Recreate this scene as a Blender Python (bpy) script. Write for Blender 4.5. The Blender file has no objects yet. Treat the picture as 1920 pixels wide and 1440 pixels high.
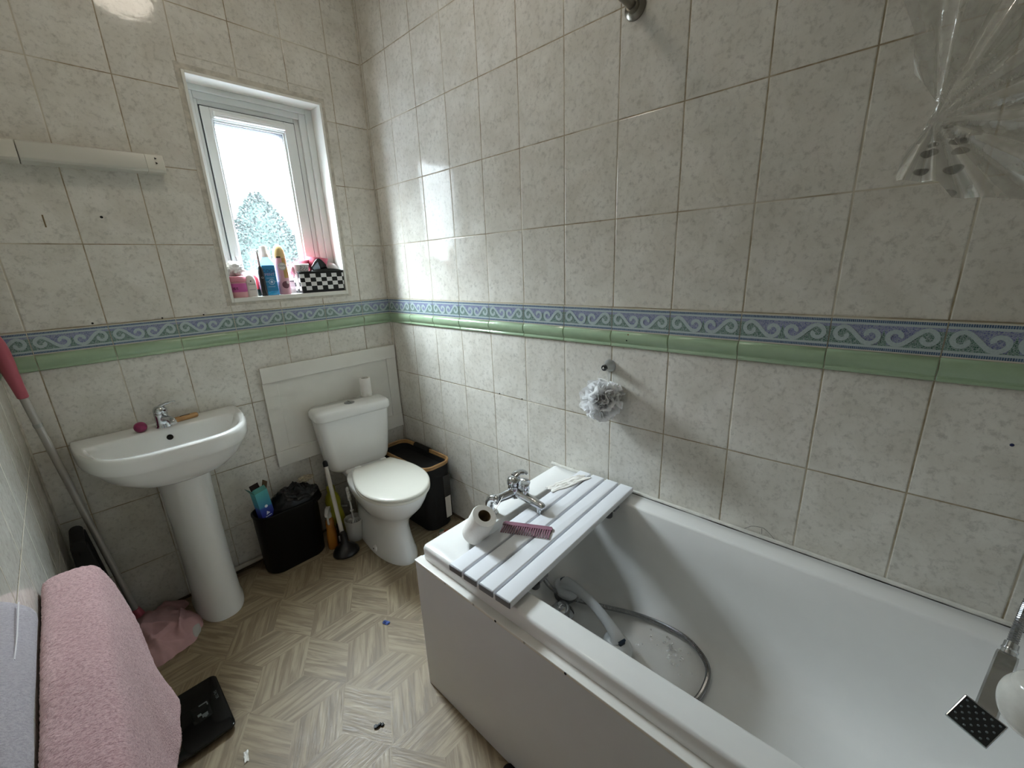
import bpy, bmesh, math, random
from mathutils import Vector, Matrix, noise, Quaternion
PI = math.pi
rnd = random.Random(7)
SC = bpy.context.scene
COL = SC.collection

# ------------------------------------------------------------------ camera, world, light, exposure
cam_d = bpy.data.cameras.new('camera')
cam = bpy.data.objects.new('camera', cam_d)
COL.objects.link(cam)
R_ROWS = ((0.67465338, -0.73709101, -0.03923849), (-0.22784239, -0.15738983, -0.96089348), (0.70209021, 0.65721023, -0.27412416))
rx, ry, rf = [Vector(r) for r in R_ROWS]
cm = Matrix(((rx.x, -ry.x, -rf.x), (rx.y, -ry.y, -rf.y), (rx.z, -ry.z, -rf.z))).to_4x4()
cm.translation = Vector((-1.28415, -2.13455, 1.36308))
cam.matrix_world = cm
cam_d.sensor_width = 36.0
cam_d.lens = 778.965 / 1920 * 36.0
cam_d.clip_start = 0.02
cam_d.clip_end = 200
SC.camera = cam

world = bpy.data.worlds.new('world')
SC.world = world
world.use_nodes = True
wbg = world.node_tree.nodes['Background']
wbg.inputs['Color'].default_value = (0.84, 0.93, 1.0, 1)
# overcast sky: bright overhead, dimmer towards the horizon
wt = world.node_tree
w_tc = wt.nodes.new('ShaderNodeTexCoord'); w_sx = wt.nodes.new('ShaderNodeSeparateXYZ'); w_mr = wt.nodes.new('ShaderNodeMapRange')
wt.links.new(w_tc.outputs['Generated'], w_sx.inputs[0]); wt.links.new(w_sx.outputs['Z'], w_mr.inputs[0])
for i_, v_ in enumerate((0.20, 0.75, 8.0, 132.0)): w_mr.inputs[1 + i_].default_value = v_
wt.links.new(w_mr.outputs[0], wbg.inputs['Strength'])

SC.view_settings.view_transform = 'Standard'
SC.view_settings.look = 'None'
SC.view_settings.gamma = 1.0
SC.view_settings.use_curve_mapping = False
SC.view_settings.exposure = 0.70
SC.cycles.use_denoising = True
SC.cycles.max_bounces = 6
SC.cycles.diffuse_bounces = 4
SC.cycles.glossy_bounces = 3
SC.cycles.use_adaptive_sampling = True
SC.cycles.adaptive_threshold = 0.10
SC.cycles.transparent_max_bounces = 8
SC.cycles.sample_clamp_indirect = 6.0
SC.cycles.caustics_reflective = False
SC.cycles.caustics_refractive = False

pl = bpy.data.lights.new('window_portal', 'AREA')
pl.shape = 'RECTANGLE'
pl.size, pl.size_y = 0.52, 0.86
pl.cycles.is_portal = True
po = bpy.data.objects.new('window_portal', pl)
COL.objects.link(po)
po.location = (-0.4925, 0.20, 1.69)
po.rotation_euler = (-PI / 2, 0, 0)      # faces into the room (-y)

LAMP = (-0.71, -0.945, 2.70)              # ceiling lamp, built below
LAMP_STRENGTH = 10.0

# ------------------------------------------------------------------ material helpers
def hx(h, a=1.0):
    h = h.lstrip('#')
    c = [int(h[i:i + 2], 16) / 255 for i in (0, 2, 4)]
    c = [x / 12.92 if x <= 0.04045 else ((x + 0.055) / 1.055) ** 2.4 for x in c]
    return (c[0], c[1], c[2], a)

class NT:
    """tiny node-graph helper"""
    def __init__(s, mat):
        mat.use_nodes = True
        s.t = mat.node_tree
        s.p = s.t.nodes.get('Principled BSDF')
        s.out = s.t.nodes.get('Material Output')
    def n(s, typ, **kw):
        nd = s.t.nodes.new(typ)
        for k, v in kw.items():
            setattr(nd, k, v)
        return nd
    def set(s, sock, v):
        if hasattr(v, 'is_output') or isinstance(v, bpy.types.NodeSocket):
            s.t.links.new(v, sock)
        else:
            if sock.type == 'RGBA' and isinstance(v, (int, float)):
                v = (v, v, v, 1)
            sock.default_value = v
    def m(s, op, a, b=None, c=None, clamp=False):
        nd = s.n('ShaderNodeMath', operation=op)
        nd.use_clamp = clamp
        s.set(nd.inputs[0], a)
        if b is not None: s.set(nd.inputs[1], b)
        if c is not None: s.set(nd.inputs[2], c)
        return nd.outputs[0]
    def mix(s, f, a, b, blend='MIX'):
        nd = s.n('ShaderNodeMix', data_type='RGBA', blend_type=blend)
        s.set(nd.inputs[0], f); s.set(nd.inputs[6], a); s.set(nd.inputs[7], b)
        return nd.outputs[2]
    def ramp(s, v, a, b, c=0.0, d=1.0, smooth=True):
        nd = s.n('ShaderNodeMapRange')
        nd.interpolation_type = 'SMOOTHSTEP' if smooth else 'LINEAR'
        s.set(nd.inputs[0], v)
        for i, x in enumerate((a, b, c, d)): s.set(nd.inputs[1 + i], x)
        return nd.outputs[0]
    def noise(s, vec, scale, detail=3.0, rough=0.55, dist=0.0):
        nd = s.n('ShaderNodeTexNoise')
        if vec is not None: s.set(nd.inputs['Vector'], vec)
        nd.inputs['Scale'].default_value = scale
        nd.inputs['Detail'].default_value = detail
        nd.inputs['Roughness'].default_value = rough
        nd.inputs['Distortion'].default_value = dist
        return nd.outputs[0]
    def voronoi(s, vec, scale, feature='F1', rand=1.0):
        nd = s.n('ShaderNodeTexVoronoi', feature=feature)
        if vec is not None: s.set(nd.inputs['Vector'], vec)
        nd.inputs['Scale'].default_value = scale
        nd.inputs['Randomness'].default_value = rand
        return nd
    def bump(s, h, strength=0.3, dist=0.01, normal=None):
        nd = s.n('ShaderNodeBump')
        nd.inputs['Strength'].default_value = strength
        nd.inputs['Distance'].default_value = dist
        s.set(nd.inputs['Height'], h)
        if normal is not None: s.set(nd.inputs['Normal'], normal)
        return nd.outputs[0]
    def pos(s):
        return s.n('ShaderNodeNewGeometry').outputs['Position']
    def obj(s):
        return s.n('ShaderNodeTexCoord').outputs['Object']
    def uv(s):
        return s.n('ShaderNodeTexCoord').outputs['UV']
    def xyz(s, v):
        nd = s.n('ShaderNodeSeparateXYZ'); s.set(nd.inputs[0], v)
        return nd.outputs
    def comb(s, x, y, z):
        nd = s.n('ShaderNodeCombineXYZ')
        s.set(nd.inputs[0], x); s.set(nd.inputs[1], y); s.set(nd.inputs[2], z)
        return nd.outputs[0]

MATS = {}
def mat(name, col, rough=0.5, metal=0.0, spec=0.5, coat=0.0, var=0.0, var_scale=20.0, bump=0.0, bump_scale=200.0, sheen=0.0, trans=0.0, sss=0.0, stretch=None, emit=None, ior=None, alpha=None):
    if name in MATS: return MATS[name]
    m = bpy.data.materials.new(name)
    t = NT(m); p = t.p
    c = hx(col) if isinstance(col, str) else col
    p.inputs['Base Color'].default_value = c
    p.inputs['Roughness'].default_value = rough
    p.inputs['Metallic'].default_value = metal
    p.inputs['Specular IOR Level'].default_value = spec
    if coat: p.inputs['Coat Weight'].default_value = coat; p.inputs['Coat Roughness'].default_value = 0.05
    if sheen: p.inputs['Sheen Weight'].default_value = sheen; p.inputs['Sheen Roughness'].default_value = 0.5
    if trans: p.inputs['Transmission Weight'].default_value = trans
    if ior: p.inputs['IOR'].default_value = ior
    if alpha is not None: p.inputs['Alpha'].default_value = alpha
    if emit: p.inputs['Emission Color'].default_value = c; p.inputs['Emission Strength'].default_value = emit
    vec = t.obj()
    if stretch:
        mp = t.n('ShaderNodeMapping'); t.set(mp.inputs[0], vec); mp.inputs['Scale'].default_value = stretch
        vec = mp.outputs[0]
    if var:
        n = t.noise(vec, var_scale, 5.0, 0.6)
        f = t.ramp(n, 0.3, 0.7, 1 - var, 1 + var * 0.4)
        hsv = t.n('ShaderNodeHueSaturation')
        hsv.inputs['Color'].default_value = c
        t.set(hsv.inputs['Value'], f)
        t.t.links.new(hsv.outputs[0], p.inputs['Base Color'])
    if bump:
        n = t.noise(vec, bump_scale, 3.0)
        t.t.links.new(t.bump(n, bump, 0.004), p.inputs['Normal'])
    MATS[name] = m
    return m

# ------------------------------------------------------------------ mesh helper
class MB:
    def __init__(s):
        s.v = []; s.f = []; s.mi = []; s.uv = {}
    def mark(s): return len(s.v)
    def add(s, vs, fs, mi=0):
        b = len(s.v)
        s.v += [Vector(v) for v in vs]
        for f in fs:
            s.f.append(tuple(b + i for i in f)); s.mi.append(mi)
        return b
    def xf(s, mk, M):
        for i in range(mk, len(s.v)): s.v[i] = M @ s.v[i]
    def fn(s, mk, f):
        for i in range(mk, len(s.v)): s.v[i] = Vector(f(s.v[i]))
    def box(s, x0, x1, y0, y1, z0, z1, mi=0):
        s.add([(x0, y0, z0), (x1, y0, z0), (x1, y1, z0), (x0, y1, z0), (x0, y0, z1), (x1, y0, z1), (x1, y1, z1), (x0, y1, z1)],
              [(0, 3, 2, 1), (4, 5, 6, 7), (0, 1, 5, 4), (1, 2, 6, 5), (2, 3, 7, 6), (3, 0, 4, 7)], mi)
    def rbox(s, x0, x1, y0, y1, z0, z1, r, mi=0, n=4, rz=None):
        """box with rounded vertical edges and small rounded top/bottom"""
        rz = r * 0.5 if rz is None else rz
        rings = []
        for k in range(4):
            a = k / 3 * PI / 2; i = rz * (1 - math.sin(a))
            rings.append(rr(x0 + i, x1 - i, y0 + i, y1 - i, max(r - i, 1e-4), z0 + rz * (1 - math.cos(a)), n))
        for k in range(4):
            a = PI / 2 - k / 3 * PI / 2; i = rz * (1 - math.sin(a))
            rings.append(rr(x0 + i, x1 - i, y0 + i, y1 - i, max(r - i, 1e-4), z1 - rz * (1 - math.cos(a)), n))
        s.loft(rings, mi=mi)
    def loft(s, rings, closed=True, cap0=True, cap1=True, mi=0):
        n = len(rings[0]); b = len(s.v)
        for r in rings: s.v += [Vector(p) for p in r]
        for k in range(len(rings) - 1):
            for i in range(n if closed else n - 1):
                j = (i + 1) % n
                s.f.append((b + k * n + i, b + k * n + j, b + (k + 1) * n + j, b + (k + 1) * n + i)); s.mi.append(mi)
        if cap0: s.f.append(tuple(b + i for i in reversed(range(n)))); s.mi.append(mi)
        if cap1: s.f.append(tuple(b + (len(rings) - 1) * n + i for i in range(n))); s.mi.append(mi)
    def tube(s, path, r, n=12, caps=True, mi=0, closed=False, flat=None):
        path = [Vector(p) for p in path]
        rs = r if isinstance(r, (list, tuple)) else [r] * len(path)
        rings = []
        t0 = None; nrm = None
        for i, p in enumerate(path):
            if closed: t = (path[(i + 1) % len(path)] - path[i - 1]).normalized()
            else: t = (path[min(i + 1, len(path) - 1)] - path[max(i - 1, 0)]).normalized()
            if nrm is None:
                a = Vector((0, 0, 1)) if abs(t.z) < 0.9 else Vector((1, 0, 0))
                nrm = t.cross(a).normalized()
            else:
                q = t0.rotation_difference(t); nrm = (q @ nrm); nrm = (nrm - t * nrm.dot(t)).normalized()
            bi = t.cross(nrm)
            fl = flat if flat else 1.0
            rings.append([p + nrm * math.cos(2 * PI * k / n) * rs[i] + bi * math.sin(2 * PI * k / n) * rs[i] * fl for k in range(n)])
            t0 = t
        if closed:
            rings.append(rings[0]); caps = False
        s.loft(rings, cap0=caps, cap1=caps, mi=mi)
    def lathe(s, prof, o=(0, 0, 0), axis=(0, 0, 1), n=32, mi=0, cap0=True, cap1=True):
        q = Vector((0, 0, 1)).rotation_difference(Vector(axis).normalized())
        o = Vector(o)
        rings = [[o + q @ Vector((r * math.cos(2 * PI * k / n), r * math.sin(2 * PI * k / n), z)) for k in range(n)] for r, z in prof]
        s.loft(rings, cap0=cap0, cap1=cap1, mi=mi)
    def grid(s, fn, nu, nv, mi=0, closed_u=False):
        b = len(s.v)
        for j in range(nv + 1):
            for i in range(nu + (0 if closed_u else 1)):
                s.v.append(Vector(fn(i / nu, j / nv)))
        w = nu + (0 if closed_u else 1)
        for j in range(nv):
            for i in range(nu):
                i2 = (i + 1) % w
                s.f.append((b + j * w + i, b + j * w + i2, b + (j + 1) * w + i2, b + (j + 1) * w + i)); s.mi.append(mi)
    def prism(s, outline, z0, z1, mi=0):
        s.loft([[(x, y, z0) for x, y in outline], [(x, y, z1) for x, y in outline]], mi=mi)
    def sphere(s, c, r, n=20, m=12, mi=0, sc=(1, 1, 1)):
        c = Vector(c)
        prof = [(math.sin(PI * k / m), -math.cos(PI * k / m)) for k in range(1, m)]
        rings = [[c + Vector((a * math.cos(2 * PI * k / n) * r * sc[0], a * math.sin(2 * PI * k / n) * r * sc[1], z * r * sc[2])) for k in range(n)] for a, z in prof]
        s.loft(rings, mi=mi)
    def build(s, name, mats, parent=None, local=False, smooth=40, bevel=0, subsurf=0, solid=0, recalc=True):
        me = bpy.data.meshes.new(name)
        vs = s.v
        org = Vector((0, 0, 0))
        if parent is not None:
            if not local:
                inv = chain(parent).inverted()
                vs = [inv @ v for v in vs]
        else:
            lo = Vector((min(v.x for v in vs), min(v.y for v in vs), min(v.z for v in vs)))
            hi = Vector((max(v.x for v in vs), max(v.y for v in vs), max(v.z for v in vs)))
            org = Vector(((lo.x + hi.x) / 2, (lo.y + hi.y) / 2, lo.z))
            vs = [v - org for v in vs]
        me.from_pydata([tuple(v) for v in vs], [], s.f)
        if not isinstance(mats, (list, tuple)): mats = [mats]
        for m in mats: me.materials.append(m)
        me.polygons.foreach_set('material_index', s.mi)
        if s.uv:
            ul = me.uv_layers.new(name='UVMap')
            for p in me.polygons:
                if p.index in s.uv:
                    d = s.uv[p.index]
                    for li, u in zip(p.loop_indices, d): ul.data[li].uv = u
        if recalc:
            bm = bmesh.new(); bm.from_mesh(me)
            bmesh.ops.recalc_face_normals(bm, faces=bm.faces)
            bm.to_mesh(me); bm.free()
        me.update()
        if smooth:
            me.polygons.foreach_set('use_smooth', [True] * len(me.polygons))
            me.set_sharp_from_angle(angle=math.radians(smooth))
        o = bpy.data.objects.new(name, me)
        COL.objects.link(o)
        o.location = org
        if parent is not None: o.parent = parent
        if bevel:
            b = o.modifiers.new('bevel', 'BEVEL'); b.width = bevel; b.segments = 3; b.limit_method = 'ANGLE'; b.angle_limit = math.radians(40)
            b.harden_normals = False
        if solid:
            b = o.modifiers.new('solid', 'SOLIDIFY'); b.thickness = solid; b.offset = 0
        if subsurf:
            b = o.modifiers.new('sub', 'SUBSURF'); b.levels = subsurf; b.render_levels = subsurf
        return o

def chain(o):
    M = o.matrix_basis.copy()
    while o.parent is not None:
        o = o.parent
        M = o.matrix_basis @ M
    return M

def rr(x0, x1, y0, y1, r, z, n=6):
    """rounded rectangle ring in a horizontal plane"""
    r = min(r, (x1 - x0) / 2 - 1e-5, (y1 - y0) / 2 - 1e-5)
    out = []
    for cx, cy, a0 in ((x1 - r, y1 - r, 0), (x0 + r, y1 - r, PI / 2), (x0 + r, y0 + r, PI), (x1 - r, y0 + r, 1.5 * PI)):
        for k in range(n + 1):
            a = a0 + k / n * PI / 2
            out.append((cx + r * math.cos(a), cy + r * math.sin(a), z))
    return out

def tag(o, label, cat, group=None):
    o['label'] = label; o['category'] = cat
    if group: o['group'] = group
    return o
def thing(name, label, cat, loc=(0, 0, 0), rz=0.0, group=None):
    o = bpy.data.objects.new(name, None)
    COL.objects.link(o)
    o.empty_display_size = 0.05
    o.location = loc; o.rotation_euler = (0, 0, rz)
    return tag(o, label, cat, group)
def structure(o, label=None, cat=None):
    o['kind'] = 'structure'
    if label: o['label'] = label
    if cat: o['category'] = cat
    return o
def spline(pts, n=8):
    """Catmull-Rom through points"""
    P = [Vector(p) for p in pts]
    P = [P[0] * 2 - P[1]] + P + [P[-1] * 2 - P[-2]]
    out = []
    for i in range(1, len(P) - 2):
        for k in range(n):
            t = k / n
            a, b, c, d = P[i - 1], P[i], P[i + 1], P[i + 2]
            out.append(0.5 * ((2 * b) + (c - a) * t + (2 * a - 5 * b + 4 * c - d) * t * t + (3 * b - a - 3 * c + d) * t ** 3))
    out.append(P[-2])
    return out
def text_polys(body, size, spacing=1.0, line=1.0, align='CENTER'):
    cu = bpy.data.curves.new('lettering', 'FONT')
    cu.body = body; cu.size = size; cu.align_x = align; cu.align_y = 'CENTER'
    cu.space_character = spacing; cu.space_line = line; cu.resolution_u = 3
    ob = bpy.data.objects.new('lettering', cu)
    me = bpy.data.meshes.new_from_object(ob)
    vs = [v.co.copy() for v in me.vertices]; fs = [tuple(p.vertices) for p in me.polygons]
    bpy.data.objects.remove(ob); bpy.data.curves.remove(cu); bpy.data.meshes.remove(me)
    return vs, fs
def text_on(mb, body, size, fn, mi=0, **kw):
    vs, fs = text_polys(body, size, **kw)
    mb.add([fn(v.x, v.y) for v in vs], fs, mi)
def on_cyl(c, r, a0, z):
    """map (x right, y up) on a vertical cylinder, facing angle a0"""
    return lambda x, y: (c[0] + r * math.cos(a0 + x / r), c[1] + r * math.sin(a0 + x / r), z + y)
def on_plane(o, u, v, off=0.0):
    o, u, v = Vector(o), Vector(u).normalized(), Vector(v).normalized()
    n = u.cross(v)
    return lambda x, y: o + u * x + v * y + n * off

# ------------------------------------------------------------------ tiled walls
Z_H0, Z_B, Z_G = 1.2130, 1.1338, 1.0806
ROOM_X0, ROOM_Y0, CEIL = -1.455, -2.92, 2.76
def tile_mat(name, axis, off, wob=0.0):
    m = bpy.data.materials.new(name); t = NT(m); p = t.p
    P = t.pos(); X = t.xyz(P)
    a = X[axis]; z = X[2]
    wv = t.noise(P, 2.2, 1.0)
    a2 = t.m('ADD', a, t.m('MULTIPLY', t.m('SUBTRACT', wv, 0.5), 0.004))
    u = t.m('DIVIDE', t.m('SUBTRACT', a2, off), 0.2)
    up = t.m('DIVIDE', t.m('SUBTRACT', z, Z_H0), 0.2805)
    dn = t.m('DIVIDE', t.m('SUBTRACT', Z_G, z), 0.2815)
    sel = t.m('GREATER_THAN', z, 1.15)
    v = t.m('ADD', t.m('MULTIPLY', up, sel), t.m('MULTIPLY', dn, t.m('SUBTRACT', 1.0, sel)))
    def dist(q, w):
        f = t.m('FRACT', q)
        return t.m('MULTIPLY', t.m('MINIMUM', f, t.m('SUBTRACT', 1.0, f)), w)
    d = t.m('MINIMUM', dist(u, 0.2), dist(v, 0.281))
    joint = t.ramp(d, 0.0011, 0.0022, 1.0, 0.0)
    edge = t.ramp(d, 0.0008, 0.0040, 0.0, 1.0)
    ident = t.comb(t.m('FLOOR', u), t.m('FLOOR', v), t.m('MULTIPLY', sel, 7.0))
    wn = t.n('ShaderNodeTexWhiteNoise', noise_dimensions='3D'); t.set(wn.inputs['Vector'], ident)
    off3 = t.n('ShaderNodeVectorMath', operation='MULTIPLY_ADD')
    t.set(off3.inputs[0], wn.outputs['Color']); off3.inputs[1].default_value = (9, 9, 9); t.set(off3.inputs[2], P)
    Q = off3.outputs[0]
    n1 = t.noise(Q, 9.0, 6.0, 0.62, 0.4)
    n2 = t.noise(Q, 62.0, 6.0, 0.72, 0.25)
    n3 = t.noise(Q, 260.0, 2.0, 0.6)
    base = t.mix(t.ramp(n1, 0.32, 0.70), hx('#d6d2c8'), hx('#e5e2da'))
    base = t.mix(t.m('MULTIPLY', t.ramp(n2, 0.47, 0.72), 0.55), base, hx('#a5a198'))
    base = t.mix(t.m('MULTIPLY', t.ramp(n3, 0.55, 0.8), 0.10), base, hx('#8f8b82'))
    tint = t.m('ADD', 0.975, t.m('MULTIPLY', wn.outputs['Value'], 0.045))
    hs = t.n('ShaderNodeHueSaturation'); t.set(hs.inputs['Color'], base); t.set(hs.inputs['Value'], tint)
    gn = t.noise(P, 13.0, 4.0, 0.7)
    grout = t.mix(t.ramp(gn, 0.35, 0.65), hx('#8a7a60'), hx('#b3a68d'))
    grout = t.mix(t.ramp(t.noise(P, 3.1, 2.0), 0.5, 0.62), grout, hx('#c9c1af'))
    col = t.mix(joint, hs.outputs[0], grout)
    t.set(p.inputs['Base Color'], col)
    t.set(p.inputs['Roughness'], t.m('ADD', 0.075, t.m('MULTIPLY', joint, 0.6)))
    p.inputs['Specular IOR Level'].default_value = 0.33
    h = t.m('ADD', edge, t.m('MULTIPLY', n2, 0.05))
    b1 = t.bump(h, 0.55, 0.0016)
    b2 = t.bump(t.noise(Q, 38.0, 3.0, 0.55), 0.10, 0.004, b1)
    t.set(p.inputs['Normal'], b2)
    return m
m_tb = tile_mat('tiles_back', 0, -0.1662)
m_tr = tile_mat('tiles_right', 1, -0.2184)
m_tl = tile_mat('tiles_left', 1, -0.02)
m_tf = tile_mat('tiles_front', 0, -0.05)
WX0, WX1, WZ0, WZ1 = -0.760, -0.228, 1.255, 2.124      # window opening in the back wall

b = MB()
b.box(ROOM_X0 - 0.2, WX0, 0, 0.2, -0.05, CEIL + .1); b.box(WX1, 0.2, 0, 0.2, -0.05, CEIL + .1)
b.box(WX0, WX1, 0, 0.2, -0.05, WZ0); b.box(WX0, WX1, 0, 0.2, WZ1, CEIL + .1)
structure(b.build('wall_back', m_tb, smooth=0))
b = MB(); b.box(0, 0.2, ROOM_Y0 - 0.2, 0.0, -0.05, CEIL + .1)
structure(b.build('wall_right', m_tr, smooth=0))
b = MB(); b.box(ROOM_X0 - 0.2, ROOM_X0, ROOM_Y0 - 0.2, 0.0, -0.05, CEIL + .1)
structure(b.build('wall_left', m_tl, smooth=0))
b = MB(); b.box(ROOM_X0, 0.0, ROOM_Y0 - 0.2, ROOM_Y0, -0.05, CEIL + .1)
structure(b.build('wall_front', m_tf, smooth=0))
m_ceil = mat('ceiling_paint', '#e4e1d8', 0.85, var=0.03, var_scale=4)
b = MB(); b.box(ROOM_X0 - 0.2, 0.2, ROOM_Y0 - 0.2, 0.2, CEIL, CEIL + 0.1)
structure(b.build('ceiling', m_ceil, smooth=0))

# holes, drips and plugs in the tiles of the back wall
m_hole = mat('dark_hole', '#120d0a', 0.9)
m_rust = mat('rust_drip', '#7d6b4c', 0.8)
def wall_dot(name, x, z, r, m):
    d = MB(); d.lathe([(r, 0), (r * .9, 0.0012), (r * .3, 0.0016)], (x, 0.0002, z), (0, -1, 0), 12)
    return structure(d.build(name, m))
for k, (x, z, r) in enumerate(((-1.097, 1.585, .0045), (-1.203, 1.222, .0035), (-1.005, 1.218, .003), (-0.869, 1.216, .003))):
    wall_dot('trim_%d' % (k + 20), x, z, r, m_hole)
b = MB(); b.rbox(-1.2425, -1.2385, -0.0015, 0.0005, 1.546, 1.585, .0015)
structure(b.build('trim_19', m_rust))

# ------------------------------------------------------------------ mosaic border + dado rail
def border_mat():
    m = bpy.data.materials.new('mosaic'); t = NT(m); p = t.p
    U = t.xyz(t.uv()); x, z = U[0], U[1]
    a = t.m('ABSOLUTE', t.m('SUBTRACT', x, 0.1))
    vo = t.voronoi(t.uv(), 300.0); ve = t.voronoi(t.uv(), 300.0, 'DISTANCE_TO_EDGE')
    gap = t.ramp(ve.outputs['Distance'], 0.04, 0.16, 1.0, 0.0)
    zb = t.ramp(a, 0.032, 0.068, 0.018, 0.056)
    zb = t.m('MAXIMUM', zb, t.m('SUBTRACT', 0.055, t.m('MULTIPLY', a, 4.2)))
    up = t.m('GREATER_THAN', z, zb)
    cell = t.xyz(vo.outputs['Color'])[0]
    pur = t.mix(cell, hx('#5d6596'), hx('#8d8fba'))
    grn = t.mix(cell, hx('#3f6256'), hx('#6f8f80'))
    body = t.mix(up, grn, pur)
    body = t.mix(t.m('MULTIPLY', gap, 0.75), body, hx('#a9b3b6'))
    row = t.m('GREATER_THAN', t.m('ABSOLUTE', t.m('SUBTRACT', z, 0.0396)), 0.0285)
    f = t.m('FRACT', t.m('DIVIDE', x, 0.0036))
    tess = t.mix(t.ramp(f, 0.12, 0.26, 0.0, 1.0), hx('#b9c3c6'), t.mix(cell, hx('#3c5270'), hx('#5f7590')))
    body = t.mix(row, body, tess)
    az = t.m('ABSOLUTE', t.m('SUBTRACT', z, 0.0396))
    line = t.m('MULTIPLY', t.m('GREATER_THAN', az, 0.0235), t.m('LESS_THAN', az, 0.0290))
    body = t.mix(line, body, hx('#b4c1c3'))
    marg = t.m('GREATER_THAN', az, 0.0355)
    body = t.mix(marg, body, hx('#cfccc0'))
    t.set(p.inputs['Base Color'], body)
    p.inputs['Roughness'].default_value = 0.2
    return m
m_mos = border_mat()
m_scroll = mat('scroll', '#b3c2c4', 0.2, var=0.10, var_scale=260)
m_groutc = mat('pale_grout', '#c5bca8', 0.8, var=0.25, var_scale=22)
m_green = mat('green_glaze', '#a2b99a', 0.13, var=0.05, var_scale=30)
def scroll_path():
    pts = []
    for k in range(25):                                   # first spiral, clockwise outward
        a = math.radians(20 - 290 * k / 24); r = 0.0055 + 0.0140 * k / 24
        pts.append((0.0268 + r * math.cos(a), 0.0375 + r * math.sin(a)))
    for k in range(1, 10):                                # s-curve down into the valley
        q = k / 10; x0, y0 = pts[24]; x1, y1 = 0.0740, 0.0202
        e = q * q * (3 - 2 * q)
        pts.append((x0 + (x1 - x0) * q, y0 + (y1 - y0) * e))
    for k in range(25):                                   # second spiral, anticlockwise inward
        a = math.radians(-95 + 290 * k / 24); r = 0.0190 - 0.0130 * k / 24
        pts.append((0.0768 + r * math.cos(a), 0.0390 + r * math.sin(a)))
    return pts
SCP = scroll_path()
def border(name, joints, s0, s1, W, rail_name):
    """W(s, z, n) maps along-wall metre, height and offset from the wall into the world"""
    b = MB()
    b.loft([[W(s0, Z_B, 0.0), W(s0, Z_B, .0055), W(s0, Z_H0, .0055), W(s0, Z_H0, 0.0)], [W(s1, Z_B, 0), W(s1, Z_B, .0055), W(s1, Z_H0, .0055), W(s1, Z_H0, 0)]], mi=2)
    for j in joints:
        a, c = max(j + .0012, s0), min(j + 0.1988, s1)
        if c - a < .01: continue
        q = len(b.f)
        b.add([W(a, Z_B + .0012, .0068), W(c, Z_B + .0012, .0068), W(c, Z_H0 - .0012, .0068), W(a, Z_H0 - .0012, .0068)], [(0, 1, 2, 3)], 0)
        b.uv[q] = [(a - j, .0012), (c - j, .0012), (c - j, .0782), (a - j, .0782)]
        for side in (0, 1):
            P = [Vector((x, z)) for x, z in SCP]
            if side: P = [Vector((0.2 - v.x, v.y)) for v in P]
            hw = 0.0048
            L = []
            for i, v in enumerate(P):
                tg = (P[min(i + 1, len(P) - 1)] - P[max(i - 1, 0)]).normalized(); nn = Vector((-tg.y, tg.x)) * hw
                L.append((v + nn, v - nn))
            for i in range(len(L) - 1):
                quad = [L[i][0], L[i + 1][0], L[i + 1][1], L[i][1]]
                if all(a <= j + w.x <= c for w in quad):
                    b.add([W(j + w.x, Z_B + w.y + .0005, .0076) for w in quad], [(0, 1, 2, 3)], 1)
    structure(b.build(name, [m_mos, m_scroll, m_groutc], smooth=0, recalc=True))
    r = MB()
    prof = [(0, 0), (.006, 0), (.0088, .003), (.0088, .007), (.0066, .010), (.0066, .0125), (.009, .016), (.0125, .022), (.015, .030), (.0155, .038), (.0135, .0455), (.009, .050), (.006, .0532), (0, .0532)]
    for j in joints:
        a, c = max(j + .001, s0), min(j + 0.199, s1)
        if c - a < .01: continue
        k = 0.0014
        rings = []
        for s, sh in ((a, .86), (a + k, 1), (c - k, 1), (c, .86)):
            rings.append([W(s, Z_G + pz, pn * sh) for pn, pz in prof])
        r.loft(rings, mi=0)
    r.loft([[W(s0, Z_G + pz, pn * .72) for pn, pz in prof], [W(s1, Z_G + pz, pn * .72) for pn, pz in prof]], mi=1)
    structure(r.build(rail_name, [m_green, m_groutc], smooth=32))
jb = [0.1662 - 0.2 + 0.2 * k for k in range(8)]
jr = [0.2184 - 0.2 - 0.2 + 0.2 * k for k in range(17)]
jl = [0.02 - 0.2 + 0.2 * k for k in range(17)]
border('trim_1', jb, 0.0, 1.455, lambda s, z, n: (-s, -n, z), 'trim_2')
border('trim_3', jr, 0.0, 2.92, lambda s, z, n: (-n, -s, z), 'trim_4')
border('trim_5', jl, 0.0, 2.92, lambda s, z, n: (ROOM_X0 + n, -s, z), 'trim_6')

# corner grout bead, floor edge and filler round the window
m_fill = mat('stained_filler', '#cbc5b8', 0.85, var=0.25, var_scale=30, bump=0.4, bump_scale=60)
b = MB(); b.tube([(-.001, -.001, 0), (-.001, -.001, CEIL)], .0055, 8)
b.tube([(ROOM_X0 + .001, -.001, 0), (ROOM_X0 + .001, -.001, CEIL)], .005, 8)
structure(b.build('trim_7', m_fill))
b = MB()
b.box(WX0 - .018, WX0, -.0012, 0.0, WZ0 - .012, WZ1 + .022); b.box(WX1, WX1 + .016, -.0012, 0, WZ0 - .012, WZ1 + .02)
b.box(WX0, WX1, -.0012, 0, WZ1, WZ1 + .02); b.box(WX0 - .0, WX1, -.0012, 0, WZ0 - .012, WZ0)
b.box(WX0, WX1 + .016, -.0011, 0, WZ1 + .048, WZ1 + .052)
structure(b.build('trim_8', m_fill, smooth=0))

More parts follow.
